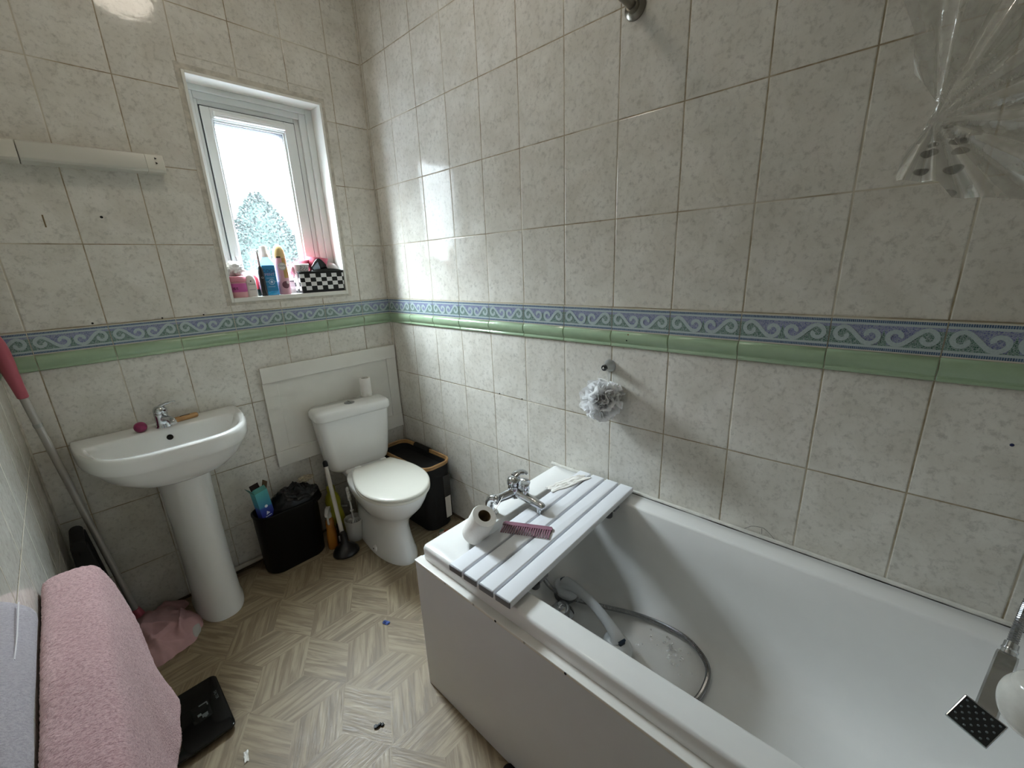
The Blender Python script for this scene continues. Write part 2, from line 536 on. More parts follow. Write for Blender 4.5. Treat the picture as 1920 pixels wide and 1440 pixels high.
# ------------------------------------------------------------------ floor: vinyl of tumbling rhombs with wood grain
def floor_mat():
    m = bpy.data.materials.new('vinyl_floor'); t = NT(m); p = t.p
    U = t.uv(); X = t.xyz(U); u, v = X[0], X[1]
    at = t.n('ShaderNodeAttribute', attribute_name='edge'); E = at.outputs['Fac']
    st = t.comb(t.m('MULTIPLY', u, 5.0), t.m('MULTIPLY', v, 62.0), 0.0)
    g1 = t.noise(st, 1.0, 4.0, 0.6, 0.7)
    st2 = t.comb(t.m('MULTIPLY', u, 16.0), t.m('MULTIPLY', v, 260.0), 3.0)
    g2 = t.noise(st2, 1.0, 3.0, 0.6, 0.3)
    st3 = t.comb(t.m('MULTIPLY', u, 2.5), t.m('MULTIPLY', v, 24.0), 9.0)
    g3 = t.noise(st3, 1.0, 2.0, 0.5, 0.4)
    c = t.mix(t.ramp(g1, 0.36, 0.66), hx('#7f6e56'), hx('#a29276'))
    c = t.mix(t.m('MULTIPLY', t.ramp(g3, 0.52, 0.64), 0.42), c, hx('#6f604b'))
    c = t.mix(t.m('MULTIPLY', t.ramp(g2, 0.55, 0.75), 0.35), c, hx('#7f6e58'))
    c = t.mix(t.ramp(E, 0.0011, 0.0024, 0.9, 0.0), c, hx('#d9cfb8'))
    P = t.pos()
    dirt = t.ramp(t.noise(P, 5.0, 5.0, 0.7), 0.5, 0.8)
    c = t.mix(t.m('MULTIPLY', dirt, 0.25), c, hx('#6f604b'))
    spk = t.voronoi(P, 21.0); 
    c = t.mix(t.ramp(spk.outputs['Distance'], 0.018, 0.035, 0.75, 0.0), c, hx('#3a2818'))
    t.set(p.inputs['Base Color'], c)
    t.set(p.inputs['Roughness'], t.ramp(g2, 0.3, 0.7, 0.40, 0.55))
    t.set(p.inputs['Normal'], t.bump(g2, 0.12, 0.002))
    return m
m_floor = floor_mat()
bm = bmesh.new()
uvl = bm.loops.layers.uv.new('UVMap')
A0 = Vector((-0.901, -0.933)); L = 0.1685
G1 = Vector((0, -L * math.sqrt(3))); G2 = Vector((L * 1.5, -L * math.sqrt(3) / 2))
d60 = lambda deg: Vector((math.cos(math.radians(deg)), math.sin(math.radians(deg)))) * L
e1, e2, e3 = d60(0), d60(-60), d60(-120)
frnd = random.Random(3)
for i in range(-12, 13):
    for j in range(-12, 13):
        V = A0 + G1 * i + G2 * j
        if not (-2.0 < V.x < 0.5 and -3.5 < V.y < 0.5): continue
        for ga, gb in ((e2, e3), (e1, e2), (e3, None)):
            if gb is None:                                # rhomb G -> C seen from its right-hand vertex
                ga, gb = e3, -e1
            q = [V, V + ga, V + ga + gb, V + gb]
            g = ga.normalized(); pn = Vector((-g.y, g.x))
            ou, ov = frnd.uniform(0, 50), frnd.uniform(0, 50)
            f = bm.faces.new([bm.verts.new((w.x, w.y, 0)) for w in q])
            for lp, w in zip(f.loops, q):
                dd = w - V
                lp[uvl].uv = (dd.dot(g) + ou, dd.dot(pn) + ov)
# inset so that the rim of every rhomb carries an edge distance
bm.faces.ensure_lookup_table()
ed = bm.verts.layers.float.new('edge')
for v in bm.verts: v[ed] = 0.0
faces = list(bm.faces)
r = bmesh.ops.inset_individual(bm, faces=faces, thickness=0.0035, use_even_offset=True)
for f in faces:
    for v in f.verts: v[ed] = 0.0035
bounds = ((-1, (ROOM_X0, 0, 0), (-1, 0, 0)), (1, (0, 0, 0), (1, 0, 0)), (0, (0, 0, 0), (0, 1, 0)), (0, (0, ROOM_Y0, 0), (0, -1, 0)))
for _, co, no in bounds:
    bmesh.ops.bisect_plane(bm, geom=list(bm.verts) + list(bm.edges) + list(bm.faces), plane_co=co, plane_no=no, clear_outer=True)
for f in bm.faces:
    if f.normal.z < 0: f.normal_flip()
me = bpy.data.meshes.new('floor'); bm.to_mesh(me); bm.free()
me.materials.append(m_floor)
fl = bpy.data.objects.new('floor', me); COL.objects.link(fl); structure(fl)
b = MB(); b.box(ROOM_X0 - .2, .2, ROOM_Y0 - .2, .2, -.12, -.012)
sub = b.build('trim_9', mat('concrete', '#7d776d', .9), smooth=0); structure(sub)
# dark mastic line where floor meets the walls
b = MB(); b.tube([(ROOM_X0, -.003, .004), (0, -.003, .004)], .006, 6); b.tube([(-.003, 0, .004), (-.003, -1.16, .004)], .006, 6)
structure(b.build('baseboard_back', mat('grimy_sealant', '#5f4f3c', .9, var=.4, var_scale=15)))

# ------------------------------------------------------------------ window
m_upvc = mat('white_upvc', '#e9ecea', 0.22, var=0.02, var_scale=8)
m_reveal = mat('white_gloss_board', '#e8e7df', 0.35, var=0.04, var_scale=10)
m_gasket = mat('dark_gasket', '#3a3d42', 0.6)
win = bpy.data.objects.new('window_1', None); COL.objects.link(win); win.location = (-.4925, .1, WZ0); structure(win)
b = MB()
t_ = 0.011
b.box(WX0, WX0 + t_, -.005, .12, WZ0, WZ1); b.box(WX1 - t_, WX1, -.005, .12, WZ0, WZ1)
b.box(WX0 + t_, WX1 - t_, -.005, .12, WZ1 - t_, WZ1)
b.build('reveal', m_reveal, win, smooth=0, bevel=.0015)
b = MB(); b.box(WX0 + t_, WX1 - t_, -.006, .12, WZ0, 1.2735)
b.build('sill', m_reveal, win, smooth=0, bevel=.002)
def frame(b, x0, x1, z0, z1, wl, wr, wb, wt, y0, y1, mi=0):
    b.box(x0, x0 + wl, y0, y1, z0, z1, mi); b.box(x1 - wr, x1, y0, y1, z0, z1, mi)
    b.box(x0 + wl, x1 - wr, y0, y1, z0, z0 + wb, mi); b.box(x0 + wl, x1 - wr, y0, y1, z1 - wt, z1, mi)
b = MB()
frame(b, -.749, -.239, 1.2735, 2.113, .016, .030, .03, .022, .088, .18)
frame(b, -.733, -.269, 1.30, 2.092, .020, .030, .02, .026, .098, .18)
frame(b, -.713, -.299, 1.318, 2.068, .014, .024, .012, .022, .108, .18)
b.build('outer_frame', m_upvc, win, smooth=0, bevel=.003)
b = MB(); frame(b, -.700, -.322, 1.329, 2.047, .006, .006, .006, .006, .1065, .115)
b.build('gasket', m_gasket, win, smooth=0)
b = MB()
frame(b, -.696, -.326, 1.333, 2.043, .034, .046, .045, .044, .100, .17)
frame(b, -.664, -.370, 1.376, 2.001, .010, .012, .012, .010, .107, .165)
b.build('sash', m_upvc, win, smooth=0, bevel=.0025)
b = MB(); frame(b, -.655, -.381, 1.387, 1.992, .003, .003, .003, .003, .112, .15)
b.build('glazing_bead', m_gasket, win, smooth=0)
b = MB()
b.rbox(-.655, -.372, .080, .101, 2.004, 2.028, .008); b.rbox(-.64, -.39, .077, .082, 2.013, 2.017, .002, rz=.001)
b.build('trickle_vent', mat('vent_white', '#eef0ee', .3), win, bevel=0)
def pane_mat():
    m = bpy.data.materials.new('obscured_glass'); t = NT(m)
    P = t.pos()
    vo = t.voronoi(P, 150.0, 'SMOOTH_F1'); n = t.noise(P, 300.0, 2.0)
    spk = t.ramp(t.m('ADD', vo.outputs['Distance'], t.m('MULTIPLY', n, 0.5)), 0.45, 0.95)
    tr = t.n('ShaderNodeBsdfTransparent'); tr.inputs[0].default_value = (.97, .99, .99, 1)
    tl = t.n('ShaderNodeBsdfTranslucent'); tl.inputs[0].default_value = (.92, .97, .97, 1)
    gl = t.n('ShaderNodeBsdfGlossy'); gl.inputs['Roughness'].default_value = .08
    t.set(gl.inputs['Normal'], t.bump(vo.outputs['Distance'], .6, .002))
    a = t.n('ShaderNodeMixShader'); t.set(a.inputs[0], t.m('ADD', 0.0015, t.m('MULTIPLY', spk, 0.010)))
    t.t.links.new(tr.outputs[0], a.inputs[1]); t.t.links.new(tl.outputs[0], a.inputs[2])
    c = t.n('ShaderNodeMixShader'); c.inputs[0].default_value = 0.05
    t.t.links.new(a.outputs[0], c.inputs[1]); t.t.links.new(gl.outputs[0], c.inputs[2])
    t.t.links.new(c.outputs[0], t.out.inputs['Surface'])
    return m
b = MB(); b.box(-.654, -.382, .128, .132, 1.388, 1.991)
b.build('pane', pane_mat(), win, smooth=0)

# outside: lawn, conical shrub and a hedge seen blurred through the pane
b = MB(); b.box(-25, 25, .6, 40, -.4, -.3)
g = b.build('ground', mat('paving', '#55565a', .9, var=.3, var_scale=3), smooth=0); structure(g)
def leafy(name, label, cat, x, y, z0, prof, n, leaf, m, seed, parent=None):
    """solid dark core plus n real leaf blades around a lathed envelope prof[(r, h)]"""
    rn = random.Random(seed)
    root = thing(name, label, cat, (x, y, z0))
    c = MB(); c.lathe([(max(.02, r * .82), h) for r, h in prof], (x, y, z0), n=18)
    c.build('foliage_core', m, root)
    l = MB()
    H = prof[-1][1]
    for _ in range(n):
        h = H * (1 - math.sqrt(rn.random()) ** 1.0) if rn.random() < .7 else H * rn.random()
        for (r0, h0), (r1, h1) in zip(prof, prof[1:]):
            if h0 <= h <= h1:
                r = r0 + (r1 - r0) * (h - h0) / max(h1 - h0, 1e-6); break
        a = rn.uniform(0, 2 * PI); r *= rn.uniform(.78, 1.06)
        p = Vector((x + r * math.cos(a), y + r * math.sin(a), z0 + h))
        d = Vector((math.cos(a), math.sin(a), rn.uniform(-.2, .9))).normalized()
        s = d.cross(Vector((rn.uniform(-1, 1), rn.uniform(-1, 1), rn.uniform(-1, 1)))).normalized() * leaf * .35
        q = p + d * leaf
        l.add([p - s, p + d * leaf * .5 - s * .9, q, p + d * leaf * .5 + s], [(0, 1, 2, 3)])
    l.build('leaves', m, root, smooth=0)
m_shrub = mat('conifer_leaf', '#0d1a17', .95, var=.3, var_scale=9, spec=.1)
leafy('conifer', 'blurred blue-green conical tree outside, seen through the obscured window pane', 'tree', 1.38, 6.0, -.3,
      [(.92, 0), (.90, .8), (.76, 1.6), (.57, 2.07), (.36, 2.5), (.17, 2.8), (.02, 2.97)], 11000, .065, m_shrub, 5)

# ------------------------------------------------------------------ common materials
m_ceramic = mat('white_ceramic', '#eeeeeb', 0.10, coat=0.3, var=0.015, var_scale=6)
m_acrylic = mat('white_acrylic', '#ececea', 0.16, var=0.03, var_scale=5)
m_chrome = mat('chrome', '#c9ccd0', 0.12, metal=1.0)
m_steel = mat('brushed_steel', '#a9a9a6', 0.35, metal=1.0)
m_black = mat('black_plastic', '#070708', 0.42, spec=.25)
m_blackm = mat('matt_black', '#0b0b0b', 0.75)
m_white = mat('white_plastic', '#e9e9e6', 0.3)
m_paper = mat('white_tissue', '#efece6', 0.9, bump=0.3, bump_scale=160, var=.04)
m_pinkfab = mat('pink_fabric', '#c79a9e', 0.95, var=.12, var_scale=16, bump=0.4, bump_scale=500)

# ------------------------------------------------------------------ ceiling lamp (its own light is in its diffuser)
root = thing('ceiling_light', 'round flush ceiling lamp mirrored in the glossy tiles above the left wall light', 'ceiling light', LAMP)
b = MB(); b.lathe([(.14, .058), (.14, .03), (.135, .02)], LAMP, n=40); b.build('base', m_white, root)
b = MB(); b.lathe([(.016, -.050), (.056, -.045), (.092, -.028), (.116, -.004), (.124, .022)], LAMP, n=40)
b.build('diffuser', mat('lamp_glow', (1.0, 0.90, 0.76, 1), .5, emit=LAMP_STRENGTH), root)

# ------------------------------------------------------------------ boxed-in board behind the cistern
root = thing('access_panel', 'white painted board panel with framed edges on the tiles behind the cistern', 'panel', (-.36, 0, .455))
m_board = mat('white_emulsion', '#e6e4dc', 0.55, var=.05, var_scale=5)
Mx = lambda x, z: (x, z)
b = MB(); b.box(-.712, -.008, -.010, 0, .462, .948); b.build('board', m_board, root, smooth=0)
b = MB(); b.box(-.714, -.006, -.020, -.010, .878, .952); b.build('top_rail', m_board, root, smooth=0, bevel=.002)
b = MB(); b.box(-.716, -.006, -.020, -.010, .455, .532); b.build('bottom_rail', m_board, root, smooth=0, bevel=.002)
b = MB(); b.box(-.7145, -.650, -.0145, -.010, .532, .878); b.build('stile', m_board, root, smooth=0, bevel=.002)
b = MB(); b.box(-.066, -.006, -.0165, -.010, .532, .878); b.build('stile', m_board, root, smooth=0, bevel=.002)

# ------------------------------------------------------------------ wall light with shaver socket
root = thing('wall_light', 'long white plastic strip light with socket end on the tiles above the washbasin', 'wall light', (-1.17, 0, 1.74))
m_ivory = mat('aged_white_plastic', '#d9d6ca', 0.35, var=.04)
def light_bar(x0, x1, dz0=0.0, dz1=0.0, z0=1.742, z1=1.806):
    q = MB()
    sec = [(0, 0), (-.052, .002), (-.058, .010), (-.056, .030), (-.048, .060), (-.040, .064), (0, .064)]
    rings = []
    for x in (x0, x1):
        d = (x + .885) / .57 * .012
        rings.append([(x, y, z0 + z + d) for y, z in sec])
    q.loft(rings)
    return q
light_bar(-1.250, -.940).build('diffuser_cover', mat('frosted_cover', '#cfcdc3', 0.28), root, bevel=.002)
light_bar(-.940, -.888).build('end_cap', m_ivory, root, bevel=.002)
light_bar(-1.452, -1.252).build('cover_end', m_ivory, root, bevel=.002)
for dz in (.020, .036):
    q = MB(); q.lathe([(.0045, 0), (.0045, .0012)], (-.912, -.0562 + (dz - .028) * .25, 1.752 + dz), (0, -1, 0.2), 3); q.build('socket_hole', m_hole, root)

# ------------------------------------------------------------------ white boxed pipe run by the pedestal
b = MB(); b.tube(spline([(-1.035, -.0125, .62), (-1.03, -.0125, .40), (-1.025, -.0125, .07), (-1.018, -.0125, .035), (-.99, -.0125, .030), (-.91, -.0125, .030), (-.70, -.0125, .030)], 6), .0115, 10)
tag(b.build('pipe', mat('painted_pipe', '#b9b1a2', .5, var=.15)), 'white painted pipe running down behind the pedestal and along the floor edge', 'pipe')

# ------------------------------------------------------------------ washbasin
BX = -1.097
root = thing('washbasin', 'white ceramic washbasin on a full pedestal, below the strip light', 'washbasin', (BX, -.16, 0))
def dring(hw, y0, yf, z, p=.58, n=40, m=14, dx=0.0, q=.86):
    """D-shaped ring: straight back at y0 and a bowed front reaching yf"""
    out = []
    for k in range(n + 1):
        a = PI * k / n
        c, s_ = math.cos(a), math.sin(a)
        out.append((BX + dx + hw * math.copysign(abs(c) ** p, c), y0 + (yf - y0) * abs(s_) ** q, z))
    for k in range(1, m):
        out.append((BX + dx - hw + 2 * hw * k / m, y0, z))
    return out
b = MB()
rings = [dring(.090, -.07, -.285, .645), dring(.13, -.045, -.325, .658), dring(.185, -.02, -.360, .678), dring(.224, -.008, -.380, .705), dring(.246, -.003, -.391, .735), dring(.259, -.002, -.398, .751), dring(.2625, -.001, -.401, .757),
         dring(.263, -.001, -.401, .768), dring(.264, -.001, -.402, .796), dring(.2615, -.003, -.399, .806), dring(.257, -.006, -.395, .811),
         dring(.236, -.106, -.366, .809, .55), dring(.229, -.113, -.359, .804, .55), dring(.222, -.118, -.350, .788, .56), dring(.200, -.130, -.330, .745, .6), dring(.150, -.150, -.30, .705, .7), dring(.06, -.19, -.255, .690, .8)]
b.loft(rings)
b.build('basin', m_ceramic, root, smooth=60)
b = MB(); b.lathe([(.018, 0), (.018, .004)], (BX, -.205, .689), n=20); b.build('waste', m_chrome, root)
b = MB(); b.lathe([(.0105, 0), (.0105, .003), (.008, .004)], (BX + .003, -.1225, .773), (0, -.93, .36), 20); b.build('overflow_hole', m_hole, root)
b = MB()
def ped(hw, yb, yf, z):
    out = []
    for k in range(37):
        a = PI * k / 36
        out.append((-1.084 + hw * math.copysign(abs(math.cos(a)) ** .8, math.cos(a)), yb + (yf - yb) * math.sin(a) ** .8, z))
    return out
b.loft([ped(.088, -.075, -.283, 0), ped(.088, -.075, -.283, .015), ped(.082, -.075, -.276, .04), ped(.079, -.07, -.270, .2), ped(.079, -.07, -.268, .4), ped(.083, -.06, -.272, .55), ped(.086, -.055, -.276, .635), ped(.090, -.05, -.28, .668)])
b.build('pedestal', m_ceramic, root, smooth=60)
TX, TY, TZ = BX - .001, -.078, .8095
b = MB()
b.lathe([(.027, 0), (.027, .004), (.0235, .007), (.0225, .020), (.0215, .040), (.0225, .052), (.0215, .058)], (TX, TY, TZ), (0, -.06, 1), 28)
b.tube(spline([(TX + .004, TY - .008, TZ + .030), (TX + .012, TY - .050, TZ + .040), (TX + .02, TY - .088, TZ + .036), (TX + .021, TY - .096, TZ + .028)], 5), [.014] * 5 + [.0125] * 5 + [.0115] * 6, 16)
b.build('tap', m_chrome, root, smooth=60)
tap_l = MB()
tap_l.lathe([(.0215, 0), (.023, .006), (.022, .016), (.016, .024), (.004, .028)], (TX, TY - .004, TZ + .057), (0.1, -.06, 1), 24)
tap_l.tube(spline([(TX - .012, TY, TZ + .070), (TX + .012, TY - .004, TZ + .086), (TX + .034, TY - .012, TZ + .092), (TX + .052, TY - .018, TZ + .0935)], 6), [.013] * 6 + [.010] * 6 + [.006] * 6 + [.004], 12, flat=.55)
tap_o = [o for o in root.children if o.name.startswith('tap')][0]
tap_l.build('lever', m_chrome, tap_o, smooth=60)
b = MB(); b.lathe([(.0042, 0), (.0042, .0015)], (TX + .012, TY - .0245, TZ + .068), (.4, -1, .1), 12); b.build('indicator', mat('dark_red', '#2c0f10', .4), tap_o)

b = MB(); b.sphere((-1.166, -.085, .8285), .0205)
tag(b.build('ball', mat('maroon_ball', '#8a2a55', .35, var=.2, var_scale=60)), 'small round maroon ball on the back edge of the washbasin', 'ball')
b = MB()
mk = b.mark(); b.rbox(-.043, .043, -.013, .013, 0, .018, .012, rz=.006)
q = MB()
Mw = Matrix.Translation((-1.022, -.056, .8105)) @ Matrix.Rotation(.16, 4, 'Z')
b.xf(mk, Mw)
wood = b.build('nail_brush', mat('pale_wood', '#c89d6a', .55, var=.2, var_scale=30, stretch=(1, 8, 8)))
tag(wood, 'pale wooden nail brush block lying beside the basin tap', 'brush')
q = MB(); q.rbox(-.020, .016, -.003, .003, .0175, .0190, .002, rz=.0005); q.xf(0, Mw); q.build('slot', m_hole, wood)

# ------------------------------------------------------------------ toilet (faces -y in its own frame)
toi = thing('toilet', 'white close-coupled toilet with closed lid, between the black bin and the bath', 'toilet', (-.352, 0.0, 0), math.radians(-7))
def egg(hw, yf, yb, z, n=44, pf=1.0, pb=.75, k=.42):
    """ring with its widest point part of the way back; front rounded, back squarer"""
    yc = yf + (yb - yf) * k
    out = []
    for i in range(n):
        a = 2 * PI * i / n; c, s_ = math.cos(a), math.sin(a)
        if s_ < 0: out.append((hw * math.copysign(abs(c) ** pf, c), yc + (yc - yf) * -abs(s_) ** pf, z))
        else: out.append((hw * math.copysign(abs(c) ** pb, c), yc + (yb - yc) * abs(s_) ** pb, z))
    return out
TS = lambda v: (v.x * .90 + .022, v.y, v.z)
b = MB()
b.loft([egg(.112, -.600, -.10, 0, pb=.5, k=.5), egg(.112, -.600, -.10, .012, pb=.5, k=.5), egg(.106, -.590, -.10, .03, pb=.5, k=.5), egg(.097, -.565, -.11, .10, pb=.5, k=.5), egg(.094, -.550, -.12, .165, pb=.5, k=.48), egg(.104, -.570, -.13, .215, pb=.6, k=.45),
        egg(.130, -.620, -.15, .262, pb=.6), egg(.152, -.665, -.17, .305, pb=.6), egg(.166, -.688, -.18, .345, pb=.6), egg(.172, -.698, -.19, .372, pb=.6), egg(.172, -.698, -.19, .384, pb=.6), egg(.168, -.694, -.195, .388, pb=.6)])
b.rbox(-.125, .125, -.30, -.06, .335, .384, .03)
b.fn(0, TS); b.build('pan', m_ceramic, toi, local=True, smooth=60)
def lid_ring(i, z):
    """seat outline: round front, shoulders, straight hinge edge"""
    pts = []
    hw, yc, yf, yb = .176 - i, -.505, -.715 + i, -.262 - i
    for k in range(31):
        a = PI + PI * k / 30
        pts.append((hw * math.cos(a), yc + (yc - yf) * math.sin(a), z))
    for k in range(1, 9):
        q = k / 8
        pts.append((hw - (hw - .112 + i) * (q ** 2.2), yc + (yb - yc) * q * (.80 + .2 * q), z))
    for k in range(1, 6): pts.append((.112 - i - (.224 - 2 * i) * k / 5, yb, z))
    for k in range(1, 8):
        q = 1 - k / 8
        pts.append((-hw + (hw - .112 + i) * (q ** 2.2), yc + (yb - yc) * q * (.80 + .2 * q), z))
    return pts
m_seat = mat('seat_plastic', '#e3e1d6', .22)
b = MB(); b.loft([lid_ring(.004, .388), lid_ring(.0, .391), lid_ring(.0, .400), lid_ring(.004, .403)]); b.fn(0, TS); b.build('seat', m_seat, toi, local=True, smooth=50)
b = MB(); b.loft([lid_ring(.006, .404), lid_ring(.001, .407), lid_ring(.0, .411), lid_ring(.002, .416), lid_ring(.010, .4195), lid_ring(.06, .4215)]); b.fn(0, TS); b.build('lid', m_seat, toi, local=True, smooth=50)
for sx in (-.075, .075):
    b = MB(); b.rbox(sx - .018, sx + .018, -.262, -.232, .386, .412, .008); b.fn(0, TS); b.build('hinge', m_white, toi, local=True)
b = MB()
b.loft([rr(-.120, .120, -.165, -.055, .04, .372), rr(-.140, .140, -.178, -.050, .045, .378), rr(-.155, .155, -.186, -.047, .05, .395), rr(-.160, .160, -.188, -.046, .045, .42),
        rr(-.172, .172, -.192, -.045, .04, .54), rr(-.182, .182, -.196, -.045, .038, .66), rr(-.182, .182, -.196, -.045, .038, .668)])
b.build('cistern', m_ceramic, toi, local=True, smooth=60)
b = MB()
b.loft([rr(-.180, .180, -.194, -.045, .036, .664), rr(-.190, .190, -.206, -.038, .045, .666), rr(-.193, .193, -.209, -.036, .047, .674), rr(-.193, .193, -.209, -.036, .047, .695), rr(-.189, .189, -.205, -.039, .045, .706), rr(-.178, .178, -.196, -.046, .04, .713), rr(-.10, .10, -.14, -.10, .02, .716)])
b.build('cistern_lid', m_ceramic, toi, local=True, smooth=60)
fb = MB(); fb.lathe([(.026, 0), (.026, .004), (.022, .006)], (.0, -.122, .7145), n=28)
fbo = fb.build('flush_button', mat('satin_chrome', '#9fa1a3', .3, metal=1), toi, local=True)
b = MB(); b.box(-.0008, .0008, -.146, -.098, .7203, .7210); b.build('divider', m_hole, fbo, local=True, smooth=0)
b = MB(); b.lathe([(.017, 0), (.015, .006), (.006, .010)], (-.070, -.405, .030), (-1, 0, .15), 16); bo = b.build('bolt_cap', m_white, toi, local=True)
b = MB(); b.lathe([(.0045, 0), (.0045, .001)], (-.0805, -.405, .033), (-1, 0, .15), 10); b.build('bolt_hole', m_hole, bo, local=True)
b = MB(); b.tube(spline([(-.085, -.10, .14), (-.12, -.07, .14), (-.15, -.05, .17), (-.155, -.05, .30), (-.13, -.06, .37)], 6), .008, 10); b.build('supply_hose', mat('grey_hose', '#9b9a96', .5), toi, local=True)

T7 = Matrix.Translation((-.352, 0, 0)) @ Matrix.Rotation(math.radians(-7), 4, 'Z')
b = MB()
c = Vector((-.248, -.086, .7160))
b.lathe([(.0270, 0), (.0280, .002), (.0275, .05), (.0280, .098), (.0270, .100)], c, n=32, cap1=False)
b.lathe([(.0270, .100), (.0185, .0995), (.0185, .05)], c, n=28, cap0=False)
tag(b.build('paper_roll', m_paper), 'thin nearly empty toilet roll standing upright on the cistern lid', 'toilet roll')

# ------------------------------------------------------------------ black bin with its liner bag
bn = thing('waste_bin', 'black slim plastic bin with black liner bulging out, against the tiles right of pedestal', 'bin', (-.745, -.105, 0))
b = MB()
ring = lambda i, z: rr(-.888 + i, -.606 - i, -.178 + i * .6, -.030 - i * .3, .066 - i * .5, z, 10)
b.loft([ring(.012, 0), ring(.006, .008), ring(.0, .29), ring(-.004, .296), ring(-.004, .304), ring(.004, .306), ring(.008, .29), ring(.018, .02)])
b.build('bin_body', m_black, bn, smooth=50)
def bag_pt(u, v):
    a = 2 * PI * u
    r = v
    cx, cy = -.706, -.103
    sx, sy = .122, .068
    c, s_ = math.cos(a), math.sin(a)
    e = 1.0 if v < .75 else 1 + (v - .75) * .12
    x = cx + sx * math.copysign(abs(c) ** .7, c) * min(r, 1.0) * e
    y = cy + sy * math.copysign(abs(s_) ** .7, s_) * min(r, 1.0) * e
    h = .372 - .06 * r ** 2 + .10 * max(0, x + .70)
    if r > .93: h = .318 - (r - .93) * .5
    nz = noise.noise(Vector((x * 24, y * 24, 1.3))) * .026 + abs(noise.noise(Vector((x * 60, y * 60, 4.0)))) * .018
    z = h + nz * (1 - .4 * r)
    return (x, y, z)
b = MB(); b.grid(bag_pt, 72, 26, closed_u=True)
b.build('liner_bag', mat('black_polythene', '#040405', .30, spec=.3, bump=.4, bump_scale=70), bn, smooth=25, recalc=True)
def crumple(c, r, seed, sc=(1, 1, 1), amp=.45, n=26, m=16, freq=2.6):
    q = MB()
    q.sphere((0, 0, 0), 1.0, n, m)
    off = Vector((seed * 7.1, seed * 3.3, seed))
    for i, v in enumerate(q.v):
        d = v.normalized()
        f = 1 + amp * (abs(noise.noise(d * freq + off)) * 1.6 - .5) + amp * .35 * noise.noise(d * freq * 3 + off)
        q.v[i] = Vector((c[0] + d.x * f * r * sc[0], c[1] + d.y * f * r * sc[1], c[2] + d.z * f * r * sc[2]))
    return q
q = crumple((-.628, -.085, .384), .026, 3, (1.5, .8, .55), .5)
tag(q.build('paper_wrapper', mat('stained_wrapper', '#a89c83', .7, var=.5, var_scale=60), smooth=25), 'crumpled off-white and brown paper wrapper on top of the bin bag', 'wrapper')

# blue carton standing in the end of the bin
ct = thing('carton', 'open turquoise to dark blue cardboard carton standing at the left end of the bin', 'carton', (-.838, -.125, .30))
Mc = Matrix.Translation((-.838, -.128, .292)) @ Matrix.Rotation(math.radians(14), 4, 'Z') @ Matrix.Rotation(math.radians(-5), 4, 'Y')
def carton_mat():
    m = bpy.data.materials.new('carton_print'); t = NT(m); p = t.p
    Z = t.xyz(t.obj())[2]
    cr = t.n('ShaderNodeValToRGB'); t.set(cr.inputs[0], t.m('DIVIDE', Z, .15))
    E = cr.color_ramp.elements
    E[0].position = .12; E[0].color = hx('#232f86'); E[1].position = .95; E[1].color = hx('#58b3ae')
    k = E.new(.30); k.color = hx('#2c4aa0'); k = E.new(.36); k.color = hx('#3a86a6')
    t.set(p.inputs['Base Color'], cr.outputs[0]); p.inputs['Roughness'].default_value = .4
    return m
m_card = mat('inner_card', '#6f5a40', .9)
b = MB(); b.box(-.028, .028, -.02, .02, 0, .003)
for x0, x1, y0, y1 in ((-.028, -.0268, -.02, .02), (.0268, .028, -.02, .02), (-.0268, .0268, -.02, -.0188), (-.0268, .0268, .0188, .02)):
    b.box(x0, x1, y0, y1, .003, .138)
b.xf(0, Mc); b.build('box_body', carton_mat(), ct, smooth=0)
def flap(p, u, w, m):
    q = MB(); P = Vector(p); U = Vector(u); W = Vector(w); n = U.cross(W).normalized() * .0006
    q.add([P - n, P + U - n, P + U + W * 1.0 - n, P + W - n, P + n, P + U + n, P + U + W + n, P + W + n], [(0, 3, 2, 1), (4, 5, 6, 7), (0, 1, 5, 4), (1, 2, 6, 5), (2, 3, 7, 6), (3, 0, 4, 7)])
    q.xf(0, Mc); q.build('flap', m, ct, smooth=0)
flap((-.028, -.02, .138), (0, .04, 0), (-.014, 0, .030), mat('teal_card', '#3e7f78', .6))
flap((-.027, -.02, .138), (.054, 0, 0), (0, .012, .018), mat('teal_card', '#3e7f78', .6))
flap((.028, -.018, .138), (0, .036, 0), (.012, 0, .030), m_card)
flap((-.02, .02, .138), (.04, 0, 0), (0, .006, .026), mat('dark_card', '#2a1d1c', .8))
m_print = mat('white_print', '#dfe6ee', .5)
b2 = MB(); b2.lathe([(.007, 0), (.007, .0005)], Mc @ Vector((.002, -.0202, .060)), Mc.to_3x3() @ Vector((0, -1, 0)), 12)
b2.lathe([(.011, 0), (.011, .0003)], Mc @ Vector((.0, -.0202, .025)), Mc.to_3x3() @ Vector((0, -1, 0)), 3)
b2.box(-.014, .014, -.0206, -.0201, .008, .012); b2.xf(len(b2.v) - 8, Mc)
b2.build('print', m_print, ct, smooth=0)

